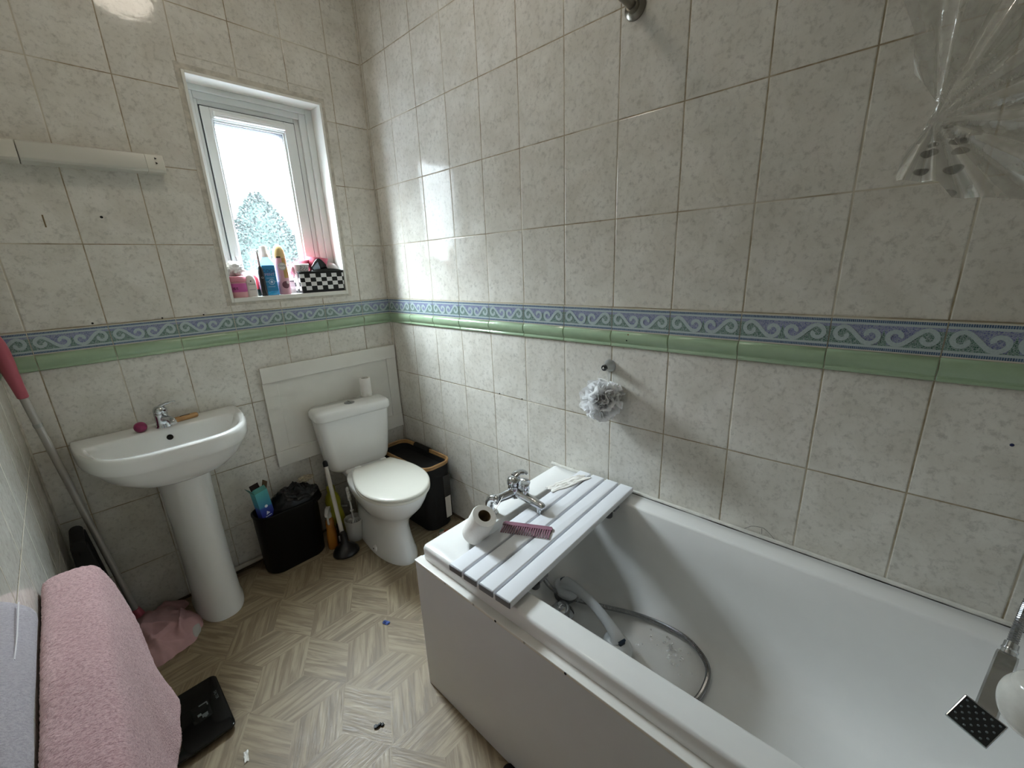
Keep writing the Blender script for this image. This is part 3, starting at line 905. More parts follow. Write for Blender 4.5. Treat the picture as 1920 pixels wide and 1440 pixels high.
# ------------------------------------------------------------------ plunger, toilet brush, cleaners
pg = thing('plunger', 'black rubber sink plunger with long white handle, leaning back on the bin', 'plunger', (-.568, -.272, 0))
PC = Vector((-.566, -.268, 0)); PT = Vector((-.557, -.172, .458)); pd = (PT - PC).normalized()
b = MB(); b.lathe([(.060, 0), (.064, .004), (.062, .012), (.052, .026), (.034, .040), (.022, .050), (.0165, .060), (.0150, .100), (.0135, .112)], PC + Vector((0, 0, .002)), (pd * .35 + Vector((0, 0, 1))), 36)
b.lathe([(.060, .0), (.05, .002), (.03, .022)], PC + Vector((0, 0, .002)), (pd * .35 + Vector((0, 0, 1))), 36)
b.build('cup', mat('black_rubber', '#0c0c0d', .32), pg, smooth=60)
b = MB(); h0 = PC + Vector((.006, .030, .098)); b.tube([h0, h0 + (PT - h0) * .5, PT], [.0105, .010, .0098], 16); b.build('handle', mat('handle_white', '#cfc9bf', .4), pg)
b = MB(); dd = (PT - h0).normalized(); b.lathe([(.0115, -.012), (.0115, .008), (.008, .016), (.004, .018)], PT, dd, 16); b.build('cap', m_black, pg)

HX, HY = -.470, -.190
hd = thing('brush_holder', 'grey-white round pot holding the toilet brush, on the floor left of the toilet', 'brush holder', (HX, HY, 0))
b = MB(); b.lathe([(.040, 0), (.043, .004), (.046, .06), (.049, .112), (.0495, .116), (.047, .116), (.044, .06), (.040, .008), (.001, .007)], (HX, HY, 0), n=36, cap1=False)
b.build('pot', mat('pot_grey', '#c3c1ba', .4), hd, smooth=50)
br = thing('toilet_brush', 'white plastic toilet brush with ribbed grip standing in its pot', 'toilet brush', (HX, HY, .01))
ax = Vector((-.02, -.018, .30)).normalized(); B0 = Vector((HX + .004, HY + .006, .06))
b = MB()
for k in range(14):
    a = 2 * PI * k / 14; d = Vector((math.cos(a), math.sin(a), 0))
    b.tube([B0 + Vector((0, 0, .045)), B0 + d * .020 + Vector((0, 0, .048)), B0 + d * .034 + Vector((0, 0, .040))], [.003, .0028, .002], 6)
b.lathe([(.012, -.04), (.013, .02), (.010, .055), (.005, .06)], B0, ax, 16)
b.build('bristle_head', mat('brush_white', '#d6d5d0', .5), br)
b = MB(); b.tube([B0 + ax * .05, B0 + ax * .17], .0045, 10)
b.lathe([(.0045, 0), (.009, .002), (.009, .006), (.0045, .008)], B0 + ax * .10, ax, 14)
prof = [(.0045, .165)]
for k in range(5): prof += [(.0085, .170 + k * .011), (.0085, .175 + k * .011), (.0065, .1775 + k * .011)]
prof += [(.009, .228), (.0095, .236), (.006, .246), (.002, .249)]
b.lathe(prof, B0, ax, 16)
b.build('handle', m_white, br, smooth=50)

def spray_bottle(name, label, x, y, s, rot, m_body, m_head, hh, lab=None, head=True):
    r = thing(name, label, 'bottle', (x, y, 0))
    Mb = Matrix.Translation((x, y, 0)) @ Matrix.Rotation(rot, 4, 'Z') @ Matrix.Scale(s, 4)
    q = MB()
    q.loft([rr(-.032, .032, -.024, .024, .018, .0), rr(-.036, .036, -.027, .027, .02, .008), rr(-.036, .036, -.027, .027, .02, .08), rr(-.031, .031, -.024, .024, .018, .11), rr(-.027, .027, -.022, .022, .018, .135), rr(-.030, .030, -.023, .023, .02, .16), rr(-.024, .024, -.02, .02, .018, .185), rr(-.014, .014, -.014, .014, .0135, .20), rr(-.0125, .0125, -.0125, .0125, .012, hh)])
    q.xf(0, Mb); q.build('bottle_body', m_body, r, smooth=60)
    q = MB(); q.lathe([(.0165, hh - .004), (.0165, hh + .018), (.012, hh + .022)], n=20)
    if head:
        q.loft([[(-.055, -.008, hh + .030), (-.055, .008, hh + .030), (-.055, .008, hh + .045), (-.055, -.008, hh + .045)], [(-.01, -.012, hh + .020), (-.01, .012, hh + .020), (-.01, .012, hh + .054), (-.01, -.012, hh + .054)], [(.03, -.012, hh + .028), (.03, .012, hh + .028), (.03, .012, hh + .05), (.03, -.012, hh + .05)]])
        q.tube(spline([(-.022, 0, hh + .028), (-.032, 0, hh + .005), (-.036, 0, hh - .022), (-.030, 0, hh - .034)], 5), [.006] * 16, 8)
    q.xf(0, Mb); q.build('trigger' if head else 'cap', m_head, r, smooth=50)
    if lab:
        q = MB(); q.box(-.024, .024, -.0278, -.0270, .022, .078); q.xf(0, Mb); q.build('label', lab, r, smooth=0)
    return r
spray_bottle('spray_bottle', 'amber orange cleaner bottle with white trigger, squeezed between bin and plunger', -.585, -.170, .86, 1.0, mat('amber_plastic', '#b4742a', .25, trans=.25), mat('trigger_white', '#c9c8c3', .4), .205)
spray_bottle('bleach_bottle', 'tall yellow-green plastic bottle behind the plunger handle', -.520, -.085, 1.28, -.2, mat('lime_plastic', '#a3a02a', .35), mat('lime_cap', '#8f8c22', .4), .205, head=False)
spray_bottle('cleaner_bottle', 'small dark bottle with white label, hidden between amber bottle and plunger', -.538, -.165, .60, -.35, mat('dark_plastic', '#1f1a1c', .35), m_black, .205, lab=mat('worn_label', '#b9b7b6', .6, var=.5, var_scale=80), head=False)

# ------------------------------------------------------------------ laundry hamper in the corner
hp = thing('laundry_hamper', 'tall black fabric laundry hamper with bamboo rim, in the corner beside the toilet', 'hamper', (-.115, -.265, 0))
m_fabb = mat('black_canvas', '#0b0b0c', .8, bump=.3, bump_scale=400)
hr = lambda i, z: rr(-.204 + i, -.028 - i, -.490 + i, -.045 - i, .055, z, 8)
b = MB(); b.loft([hr(.012, 0), hr(.008, .006), hr(.0, .362), hr(.008, .362), hr(.016, .335), hr(.03, .330)]); b.build('fabric_body', m_fabb, hp, smooth=50)
m_bam = mat('bamboo', '#b98f5c', .45, var=.2, var_scale=20)
b = MB()
for rz, di in ((.366, .002), (.377, .000)):
    b.tube([Vector(p) for p in hr(di, rz)], .0062, 8, closed=True)
b.build('rim', m_bam, hp)
b = MB()
hpts = [(-.029, y, .372) for y in (-.30, -.25, -.20, -.16)]
b.tube(hpts, .0150, 12); b.build('handle_wrap', m_fabb, hp)
b = MB(); b.rbox(-.096, -.052, -.4925, -.4895, .045, .300, .001, rz=.0005); b.build('clear_window', mat('smoky_film', '#2a2826', .2), hp)
b = MB(); b.rbox(-.094, -.058, -.4935, -.4912, .05, .175, .001, rz=.0005); b.build('name_card', mat('card_white', '#c9c2b8', .6), hp)
q = MB()
for k, (x, y, c) in enumerate(((-.150, -.515, 0), (-.163, -.530, 1), (-.138, -.535, 2))):
    z = crumple((x, y, .008), .016, 11 + k, (1, .8, .45), .5, 14, 9); q.add(z.v, z.f, c)
tag(q.build('sweet_wrapper', [mat('wrap_green', '#4f6e5a', .4), mat('wrap_pale', '#b9a29a', .5), mat('wrap_red', '#a4553f', .4)], smooth=25), 'small crumpled red and green wrapper on the floor in front of the hamper', 'wrapper')

# ------------------------------------------------------------------ bath
bath = thing('bathtub', 'white acrylic bathtub with grey-white side panel along the right wall', 'bathtub', (-.345, -2.0, 0))
b = MB()
b.loft([rr(-.684, -.004, -2.865, -1.166, .012, .497, 8), rr(-.685, -.003, -2.866, -1.165, .012, .503, 8), rr(-.685, -.003, -2.866, -1.165, .012, .536, 8), rr(-.682, -.004, -2.863, -1.168, .012, .5435, 8), rr(-.678, -.006, -2.858, -1.172, .014, .546, 8),
        rr(-.624, -.079, -2.795, -1.256, .075, .546, 8), rr(-.619, -.084, -2.79, -1.261, .074, .5445, 8), rr(-.615, -.088, -2.785, -1.265, .072, .538, 8),
        rr(-.600, -.096, -2.72, -1.275, .075, .44, 8), rr(-.583, -.106, -2.63, -1.290, .09, .33, 8), rr(-.567, -.117, -2.55, -1.305, .11, .255, 8), rr(-.548, -.132, -2.49, -1.322, .115, .213, 8), rr(-.520, -.158, -2.44, -1.348, .115, .186, 8), rr(-.485, -.192, -2.39, -1.385, .11, .176, 8), rr(-.40, -.28, -2.2, -1.55, .05, .1735, 8)], cap0=False)
b.build('tub', m_acrylic, bath, smooth=60)
b = MB(); b.box(-.706, -.690, -2.868, -1.150, 0, .498); b.box(-.690, -.003, -1.168, -1.152, 0, .498)
m_panel = mat('bath_panel', '#dfe3e8', .16, var=.03, var_scale=4)
b.build('side_panel', m_panel, bath, smooth=0, bevel=.003)
b = MB(); b.rbox(-.7075, -.680, -2.868, -1.149, .489, .4985, .003); b.build('panel_trim', mat('trim_white', '#e6e4de', .2), bath)
for y in (-1.30, -1.42, -1.503, -1.60, -1.72):
    b = MB(); b.lathe([(.0035, 0), (.003, .001)], (-.7076, y, .4945), (-1, 0, 0), 10); b.build('screw', m_hole if y in (-1.503, -1.72) else m_steel, bath)
b = MB(); b.lathe([(.044, 0), (.044, .004), (.036, .010), (.030, .012), (.030, .024), (.024, .034), (.010, .040)], (-.318, -1.425, .174), n=32); b.build('pop_up_waste', m_chrome, bath)
b = MB()
b.lathe([(.030, 0), (.030, .006), (.024, .010)], (-.16, -1.287, .44), (0, -1, -.1), 24); b.build('overflow', m_chrome, bath)
b = MB()
pth = [(-.0045, -1.150 - .02 * k, .5485 + .0012 * noise.noise(Vector((k * .7, 0, 0)))) for k in range(87)]
b.tube(pth, [.0068 + .0014 * noise.noise(Vector((k * .45, 3, 0))) for k in range(87)], 8)
structure(b.build('trim_10', mat('silicone', '#d9d7cf', .4, var=.12, var_scale=30)))
b = MB(); b.tube([(-.0125, -1.42 - .03 * k, .5458) for k in range(48)], [.0007 + .0013 * max(0, noise.noise(Vector((k * .33, 8, 0))) + .5) for k in range(48)], 6)
structure(b.build('trim_11', m_hole))
# water droplets left on the tub floor
b = MB()
for k in range(38):
    a = rnd.uniform(0, 6.28); r = abs(rnd.gauss(0, .035)); x, y = -.215 + math.cos(a) * r, -1.775 + math.sin(a) * r * 1.5
    if -.235 < x < -.165 or True: b.lathe([(rnd.uniform(.003, .007), 0), (.0025, .0012), (.0005, .0016)], (x, y, .1795 + max(0, (x + .20)) * .3), n=8)
w = b.build('water_drops', mat('water', '#ffffff', .05, alpha=.30, spec=1.0)); tag(w, 'scattered water drops on the bathtub floor inside the hose loop', 'water'); w['kind'] = 'stuff'

# ------------------------------------------------------------------ slatted bath board
bb = thing('bath_board', 'white slatted plastic bath board with grey end caps lying across the tub', 'bath board', (-.36, -1.43, .546), math.radians(1.8))
m_slat = mat('slat_white', '#e9ebf0', .3, var=.02, var_scale=8)
m_cap = mat('end_cap_grey', '#77787c', .5)
for k, y in enumerate((.089, .0315, -.027, -.085)):
    b = MB(); b.rbox(-.341, .340, y - .0255, y + .0255, .009, .028, .004, rz=.004); s_ = b.build('slat', m_slat, bb, local=True)
    b = MB(); b.rbox(-.3445, -.341, y - .0245, y + .0245, .0095, .0275, .0017, rz=.0015); b.build('end_cap', m_cap, s_, local=True)
for x in (-.20, .22):
    b = MB(); b.box(x - .018, x + .018, -.108, .112, -.004, .009); b.build('cross_bar', m_cap, bb, local=True, smooth=0, bevel=.002)
for x, y in ((.222, -.075), (-.20, -.075), (.222, .07), (-.20, .07)):
    b = MB(); b.lathe([(.012, -.045), (.014, -.042), (.014, -.028), (.006, -.024), (.006, -.003)], (x, y, 0), n=18); b.build('clamp_foot', mat('grey_rubber', '#4a4b4d', .5), bb, local=True)
for x in (-.3, .31):
    for y in (.089, -.085):
        b = MB(); b.lathe([(.012, .0003), (.012, .009)], (x, y, 0), n=16); b.build('rest_pad', m_cap, bb, local=True)

# ------------------------------------------------------------------ bath mixer tap
mx = thing('bath_mixer', 'chrome bath mixer tap with lever on the deck at the far tub end', 'tap', (-.345, -1.21, .546))
CX = -.350
b = MB()
for sx in (-.078, .078):
    b.lathe([(.027, 0), (.027, .003), (.019, .007), (.0135, .009), (.0135, .030)], (CX + sx, -1.205, .546), n=24)
    b.tube(spline([(CX + sx, -1.205, .570), (CX + sx, -1.206, .590), (CX + sx * .97, -1.216, .603), (CX + sx * .93, -1.232, .606)], 5), .0145, 16)
    b.lathe([(.0165, 0), (.0165, .012), (.013, .014)], (CX + sx * .95, -1.234, .606), (-sx, -.25, 0), 20)
    b.tube([(CX + sx * .80, -1.238, .606), (CX + sx * .45, -1.247, .609), (CX, -1.252, .612)], [.0145, .016, .019], 18)
b.lathe([(.018, -.022), (.023, -.012), (.0235, .008), (.021, .022)], (CX, -1.252, .612), n=28)
b.tube(spline([(CX, -1.262, .610), (CX, -1.30, .607), (CX, -1.345, .600), (CX, -1.372, .596)], 6), [.0165] * 6 + [.0155] * 6 + [.0140] * 6 + [.0135], 20)
b.sphere((CX, -1.372, .596), .0135, 16, 10)
b.lathe([(.0125, 0), (.0115, -.020)], (CX, -1.364, .590), n=18)
b.build('body', m_chrome, mx, smooth=60)
b = MB()
b.lathe([(.0215, .0), (.024, .006), (.0245, .018), (.021, .028), (.010, .034), (.002, .035)], (CX, -1.252, .634), (0, .06, 1), 28)
b.tube(spline([(CX + .004, -1.247, .664), (CX + .024, -1.252, .672), (CX + .042, -1.262, .670), (CX + .050, -1.268, .662)], 6), [.017] * 6 + [.015] * 6 + [.011] * 6 + [.008], 14, flat=.5)
lv = b.build('lever', m_chrome, mx, smooth=60)
b = MB(); b.lathe([(.004, 0), (.004, .0012)], (CX - .008, -1.2755, .646), (-.2, -1, 0), 12); b.build('indicator', mat('dark_red', '#2c0f10', .4), lv)
b = MB(); b.lathe([(.010, 0), (.012, .008), (.0105, .014), (.0135, .018), (.0140, .034), (.011, .039)], (CX, -1.303, .620), n=20); b.build('diverter_knob', m_chrome, mx, smooth=50)

def hose(path, r, pitch=.0045):
    P = spline(path, 24)
    d = [0]
    for a, c in zip(P, P[1:]): d.append(d[-1] + (c - a).length)
    out, rs, k, s_ = [], [], 0, 0.0
    i = 0
    while s_ < d[-1]:
        while d[i + 1] < s_: i += 1
        f = (s_ - d[i]) / max(d[i + 1] - d[i], 1e-9)
        out.append(P[i].lerp(P[i + 1], f)); rs.append(r if k % 2 else r * .86); k += 1; s_ += pitch / 2
    q = MB(); q.tube(out, rs, 10)
    return q
m_hose = mat('chrome_hose', '#97989a', .25, metal=1.0)
q = hose([(-.36, -1.285, .54), (-.352, -1.31, .42), (-.325, -1.335, .31), (-.297, -1.350, .240), (-.278, -1.378, .208), (-.258, -1.43, .196), (-.215, -1.53, .192), (-.179, -1.632, .197), (-.164, -1.715, .200), (-.164, -1.796, .200), (-.188, -1.856, .195), (-.222, -1.887, .190), (-.275, -1.897, .188), (-.34, -1.890, .187), (-.42, -1.855, .187), (-.46, -1.78, .187)], .0082)
tag(q.build('shower_hose', m_hose, smooth=30), 'ribbed chrome shower hose looping over the bathtub floor', 'hose')

# ------------------------------------------------------------------ portable suction grab bar in the tub
gb = thing('suction_grab_bar', 'white plastic suction grab bar with dark blue levers lying in the tub', 'grab bar', (-.29, -1.53, .176))
GA, GB = Vector((-.245, -1.392, .183)), Vector((-.334, -1.652, .179))
m_gw = mat('grab_white', '#d9dcde', .25); m_gd = mat('grab_blue', '#12293f', .35); m_gg = mat('grab_grey', '#5b5e60', .5)
gu = (GB - GA).normalized(); gs = Vector((-gu.y, gu.x, 0))
b = MB()
pt = [GA + Vector((0, 0, .050)), GA + gu * .05 + Vector((0, 0, .072)), GA + gu * .12 + Vector((0, 0, .084)), GA + gu * .19 + Vector((0, 0, .082)), GA + gu * .26 + Vector((0, 0, .064)), GB + Vector((0, 0, .046))]
P = spline(pt, 6); n_ = len(P)
b.tube(P, [.0165 + .010 * abs(2 * i / (n_ - 1) - 1) ** 2.5 for i in range(n_)], 18, flat=.85)
b.build('handle', m_gw, gb, smooth=60)
for E_, sg in ((GA, -1), (GB, 1)):
    b = MB()
    for z0, z1, r0, r1 in ((.014, .050, .046, .034),):
        rings = []
        for z, k in ((z0, .92), (z0 + .006, 1.0), (z0 + .020, .98), (z1 - .008, .86), (z1, .62)):
            rings.append([E_ + gu * math.cos(2 * PI * i / 28) * .052 * k + gs * math.sin(2 * PI * i / 28) * .040 * k + Vector((0, 0, z)) for i in range(28)])
        b.loft(rings)
    h_ = b.build('end_housing', m_gw, gb, smooth=60)
    b = MB(); b.lathe([(.043, -.002), (.044, .004), (.036, .014), (.02, .016)], E_, n=28); b.build('suction_cup', m_gg, gb, smooth=50)
    b = MB()
    mk = b.mark(); b.rbox(-.017, .017, -.011, .011, 0, .012, .004); b.tube([(.012, -.012, .012), (.012, .012, .012)], .004, 8)
    Mg = Matrix.Translation(E_ + gu * sg * .006 + Vector((0, 0, .048))) @ Matrix(((gu.x, gs.x, 0), (gu.y, gs.y, 0), (0, 0, 1))).to_4x4()
    b.xf(0, Mg); b.build('lever', m_gd, h_)

# ------------------------------------------------------------------ things lying on the board
tr_ = thing('toilet_roll', 'half-used toilet roll tilted in the gap between tub deck and board', 'toilet roll', (-.567, -1.275, .546))
r0, r1 = Vector((-.568, -1.277, .571)), Vector((-.566, -1.330, .657)); ra = (r1 - r0).normalized()
b = MB(); b.lathe([(.0195, 0), (.036, 0), (.0385, .003), (.0385, .097), (.0365, .100), (.0195, .100)], r0, ra, 40, cap0=False, cap1=False); b.build('paper', m_paper, tr_, smooth=40)
b = MB(); b.lathe([(.0197, 0), (.0197, .0995), (.0188, .0995), (.0188, 0)], r0, ra, 32, cap0=False, cap1=False); b.build('core', mat('cardboard', '#6b5636', .9), tr_, smooth=40)
b = MB()
xd = ra.cross(Vector((0, 0, 1))).normalized() * -1; yd = ra.cross(xd)
tan0 = r0 + Vector((.037, 0, 0))
def sheet(u, v):
    a = u
    p = r0 + ra * (.004 + .092 * v) + Vector((.0385, .004, -.004)) + Vector((.050 * a + .006 * a * a, .006 * a, -.010 * a + .036 * a * a))
    return p
b.grid(sheet, 12, 8); b.build('loose_sheet', m_paper, tr_, smooth=60, solid=.0006)

cb = MB()
A_, B_, D_ = Vector((-.468, -1.312, .5765)), Vector((-.396, -1.452, .5765)), Vector((-.514, -1.350, .5765))
cu = (B_ - A_); Lc = cu.length; cu.normalize(); cv = Vector((-cu.y, cu.x, 0)); cv = -cv if cv.dot(D_ - A_) < 0 else cv
def cp(a, c, z): return A_ + cu * a + cv * c + Vector((0, 0, z))
def cbox(a0, a1, c0, c1, z1=.004, tip=None):
    tip = tip or 0
    cb.add([cp(a0, c0, 0), cp(a1, c0, 0), cp(a1 - tip, c1, 0), cp(a0 + tip, c1, 0), cp(a0, c0, z1), cp(a1, c0, z1), cp(a1 - tip, c1, z1), cp(a0 + tip, c1, z1)],
           [(0, 3, 2, 1), (4, 5, 6, 7), (0, 1, 5, 4), (1, 2, 6, 5), (2, 3, 7, 6), (3, 0, 4, 7)])
cbox(.003, Lc - .003, 0, .004); cbox(0, Lc, .004, .018)
nt = 21; pw = (Lc - .004) / nt
for k in range(nt):
    w_ = .0043 if 0 < k < nt - 1 else .006
    cbox(.002 + k * pw + (pw - w_) / 2, .002 + k * pw + (pw + w_) / 2, .018, .056, .0034, .0007)
tag(cb.build('comb', mat('mauve_plastic', '#8b5f70', .4), smooth=0, bevel=.0008), 'mauve wide-tooth plastic comb lying across the slats of the bath board', 'comb')

def scrap(name, label, cat, c, sx, sy, h, rot, seed, m, res=30, thick=.0008):
    q = MB()
    def f(u, v):
        x, y = u * 2 - 1, v * 2 - 1
        k = noise.noise(Vector((x * 1.3 + seed, y * 1.3, seed)))
        k2 = abs(noise.noise(Vector((x * 3.2, y * 3.2 + seed, 2.0))))
        e = 1 + .25 * noise.noise(Vector((x * 2 + 5, y * 2, seed * 2.0)))
        xx, yy = x * sx * e, y * sy * e
        c_, s_ = math.cos(rot), math.sin(rot)
        return (c[0] + xx * c_ - yy * s_, c[1] + xx * s_ + yy * c_, c[2] + h * max(0.04, (.55 * (k + .3) + 1.0 * k2) * (1 - .5 * max(abs(x), abs(y)) ** 3)))
    q.grid(f, res, res)
    o = q.build(name, m, smooth=60, solid=thick)
    return tag(o, label, cat)
scrap('tissue', 'crumpled white tissue draped over the wall end of the first slat', 'tissue', (-.140, -1.326, .5752), .085, .023, .0060, -.27, 3.1, m_paper)

# ------------------------------------------------------------------ hand shower and white knob at the right edge
hs = thing('hand_shower', 'square chrome hand shower with black nozzle plate hanging at the right edge', 'hand shower', (-.25, -2.38, .48))
TL, TR, BL = Vector((-.2288, -2.3544, .5042)), Vector((-.2552, -2.4117, .4936)), Vector((-.2719, -2.3405, .4655))
fw = Vector(R_ROWS[2])
u_ = (TR - TL).normalized(); v0 = (TL - BL); v0 = (v0 - u_ * v0.dot(u_)).normalized()
al = 0.0; v_ = (v0 * math.cos(al) + fw * math.sin(al)).normalized(); n_ = u_.cross(v_).normalized()
if n_.dot(fw) > 0: n_ = -n_
W_, H_ = (TR - TL).length, (TL - BL).length
O_ = TL
def hp_(a, c, d): return O_ + u_ * a + v_ * c + n_ * d
def hbox(q, a0, a1, c0, c1, d0, d1):
    q.add([hp_(a0, c0, d0), hp_(a1, c0, d0), hp_(a1, c1, d0), hp_(a0, c1, d0), hp_(a0, c0, d1), hp_(a1, c0, d1), hp_(a1, c1, d1), hp_(a0, c1, d1)],
          [(0, 3, 2, 1), (4, 5, 6, 7), (0, 1, 5, 4), (1, 2, 6, 5), (2, 3, 7, 6), (3, 0, 4, 7)])
b = MB(); hbox(b, 0, W_, -H_, 0, -.010, 0)
hb = b.build('head', m_chrome, hs, smooth=0, bevel=.003)
b = MB(); hbox(b, .003, W_ - .003, -H_ + .003, -.003, .0005, .002); np_ = b.build('nozzle_plate', mat('nozzle_black', '#0e1112', .35), hs, smooth=0)
b = MB()
for i in range(9):
    for j in range(6):
        if (i + j) % 2 == 0: b.lathe([(.0021, 0), (.0017, .0014), (.0006, .0018)], hp_(.008 + i * (W_ - .016) / 8, -.009 - j * (H_ - .018) / 5, .002), n_, 8)
b.build('nozzles', mat('nozzle_grey', '#5b6466', .3), np_)
hd_ = Vector((-.140, -2.4087, .573)) - hp_(W_ * .52, -.004, -.010); hl = hd_.length; hd_.normalize()
b = MB(); h0 = hp_(W_ * .52, -.006, -.010)
side = u_; thk = hd_.cross(side).normalized()
def hring(t, w, d): 
    c = h0 + hd_ * t; s2 = (side - hd_ * side.dot(hd_)).normalized()
    return [c + s2 * w * a + thk * d * e for a, e in ((-1, -.7), (-.8, -1), (.8, -1), (1, -.7), (1, .7), (.8, 1), (-.8, 1), (-1, .7))]
b.loft([hring(0, .0165, .008), hring(hl * .5, .0160, .009), hring(hl * .92, .0155, .009), hring(hl * .97, .0145, .008)]); b.build('handle', m_chrome, hs, smooth=30)
b = MB(); e0 = h0 + hd_ * hl * .96; b.lathe([(.0120, 0), (.0115, .009), (.0125, .010), (.0125, .013), (.0112, .014), (.0108, .026), (.0095, .027)], e0, hd_, 24); b.build('hose_nut', m_chrome, hs, smooth=40)
e1_ = e0 + hd_ * .024
q = hose([e1_, e1_ + hd_ * .05, e1_ + hd_ * .11 + Vector((.02, -.01, .02)), (-.05, -2.47, .90), (-.02, -2.52, 1.15)], .0085, .005); q.build('hose', m_hose, hs, smooth=30)

kb = thing('white_rail', 'white rail with glossy rounded end at the right edge, before the hand shower', 'rail', (-.668, -2.318, .85))
b = MB(); KC = Vector((-.6665, -2.316, .884))
b.lathe([(v.x, v.z) for v in spline([(.010, 0, -.033), (.022, 0, -.0315), (.0295, 0, -.020), (.0325, 0, -.004), (.031, 0, .010), (.0265, 0, .020), (.0250, 0, .0235), (.0215, 0, .029), (.012, 0, .0345), (.001, 0, .0365)], 5)], KC, (-.1, .05, 1), 56); b.build('rounded_end', mat('knob_white', '#dcdcd6', .18, coat=.4, var=.08, var_scale=60), kb, smooth=60)
b = MB(); b.tube([KC + Vector((.004, -.026, -.006)), (-.655, -2.60, .874), (-.650, -2.919, .870)], .012, 14); b.build('rod', m_white, kb)
b = MB(); b.lathe([(.028, 0), (.028, .004), (.014, .010)], (-.650, -2.9195, .870), (0, 1, 0), 24); b.build('flange', m_white, kb)

# ------------------------------------------------------------------ hook and bath puff
hk = thing('wall_hook', 'chrome cone-shaped robe hook on the bath wall tiles below the green rail', 'hook', (0, -1.412, 1.008))
b = MB(); b.lathe([(.0225, 0), (.0225, .003), (.0205, .006), (.0110, .031), (.0105, .036)], (0, -1.412, 1.008), (-1, 0, 0), 32); b.build('cone', mat('aged_chrome', '#c4c8cb', .28, metal=1.0), hk, smooth=40)
b = MB(); b.lathe([(.0108, .035), (.0108, .041), (.0085, .043), (.0075, .0405), (.004, .0405)], (0, -1.412, 1.008), (-1, 0, 0), 24); b.build('rim', mat('dark_chrome', '#5a5c5f', .2, metal=1), hk, smooth=40)
b = MB(); b.lathe([(.0042, .038), (.0040, .046), (.002, .048)], (0, -1.412, 1.008), (-1, 0, 0), 16); b.build('pin', m_chrome, hk)
pf = thing('bath_puff', 'fluffy white net bath puff hanging from the chrome hook', 'bath puff', (-.058, -1.416, .90))
def puff_mat():
    m = bpy.data.materials.new('white_net'); t = NT(m); p = t.p
    p.inputs['Base Color'].default_value = (.95, .95, .96, 1); p.inputs['Roughness'].default_value = .6
    tl = t.n('ShaderNodeBsdfTranslucent'); tl.inputs[0].default_value = (.95, .95, .95, 1)
    a = t.n('ShaderNodeMixShader'); a.inputs[0].default_value = .55
    t.t.links.new(p.outputs[0], a.inputs[1]); t.t.links.new(tl.outputs[0], a.inputs[2])
    t.t.links.new(a.outputs[0], t.out.inputs['Surface'])
    return m
m_net = puff_mat()
PCc = Vector((-.058, -1.416, .897))
b = MB()
prn = random.Random(21)
for k in range(38):
    ax_ = Vector((prn.gauss(0, 1), prn.gauss(0, 1), prn.gauss(0, 1))).normalized()
    t1 = ax_.orthogonal().normalized(); t2 = ax_.cross(t1)
    ln = prn.uniform(2.2, 4.6); off = prn.uniform(0, 6.3); tilt = prn.uniform(-.45, .45); rad = prn.uniform(.060, .078)
    ph = prn.uniform(0, 6.3); fq = prn.uniform(7, 11)
    def rib(u, v, ax_=ax_, t1=t1, t2=t2, ln=ln, off=off, tilt=tilt, rad=rad, ph=ph, fq=fq):
        a = off + ln * u
        r = .030 + (rad - .030) * v + .004 * math.sin(a * 3 + ph)
        wob = .013 * v * math.sin(a * fq + ph)
        d = (t1 * math.cos(a) + t2 * math.sin(a)) * math.cos(tilt) + ax_ * math.sin(tilt)
        return PCc + d * r + ax_ * wob
    b.grid(rib, 44, 5)
q = crumple(PCc, .044, 8, (1, 1, 1), .3, 30, 20); b.add(q.v, q.f)  # inner ball added to brighten the dark gaps between the ruffles
b.build('ruffles', m_net, pf, smooth=60, recalc=False)
b = MB()
for s_ in (-1, 1): b.tube(spline([(-.0395, -1.412 + s_ * .010, 1.005), (-.045, -1.412 + s_ * .020, .985), (-.052, -1.414 + s_ * .016, .955), (-.056, -1.416, .92)], 6), .0011, 6)
b.build('cord', m_white, pf)

# ------------------------------------------------------------------ curtain rail and tied-up clear curtain
rl = thing('curtain_rail', 'brushed metal shower curtain rail fixed to the bath wall by a round flange', 'curtain rail', (0, -1.462, 2.04))
m_rail = mat('rail_metal', '#8f8b82', .3, metal=1.0)
b = MB(); b.tube([(-.004, -1.462, 2.040), (-.34, -1.462, 2.047)] + [(-.40 - .10 * math.sin(k / 8 * PI / 2), -1.462 - .10 * (1 - math.cos(k / 8 * PI / 2)), 2.05) for k in range(9)] + [(-.50, -1.7, 2.05), (-.50, -2.915, 2.05)], .0125, 16); b.build('rail', m_rail, rl)
b = MB(); b.lathe([(.031, 0), (.031, .004), (.027, .008), (.018, .012), (.016, .026)], (0, -1.462, 2.040), (-1, 0, 0), 28); fo = b.build('flange', m_rail, rl, smooth=40)
b = MB(); b.lathe([(.0036, 0), (.0036, .0012)], (-.0072, -1.459, 2.016), (-1, 0, -.4), 10); b.build('screw', m_hole, fo)
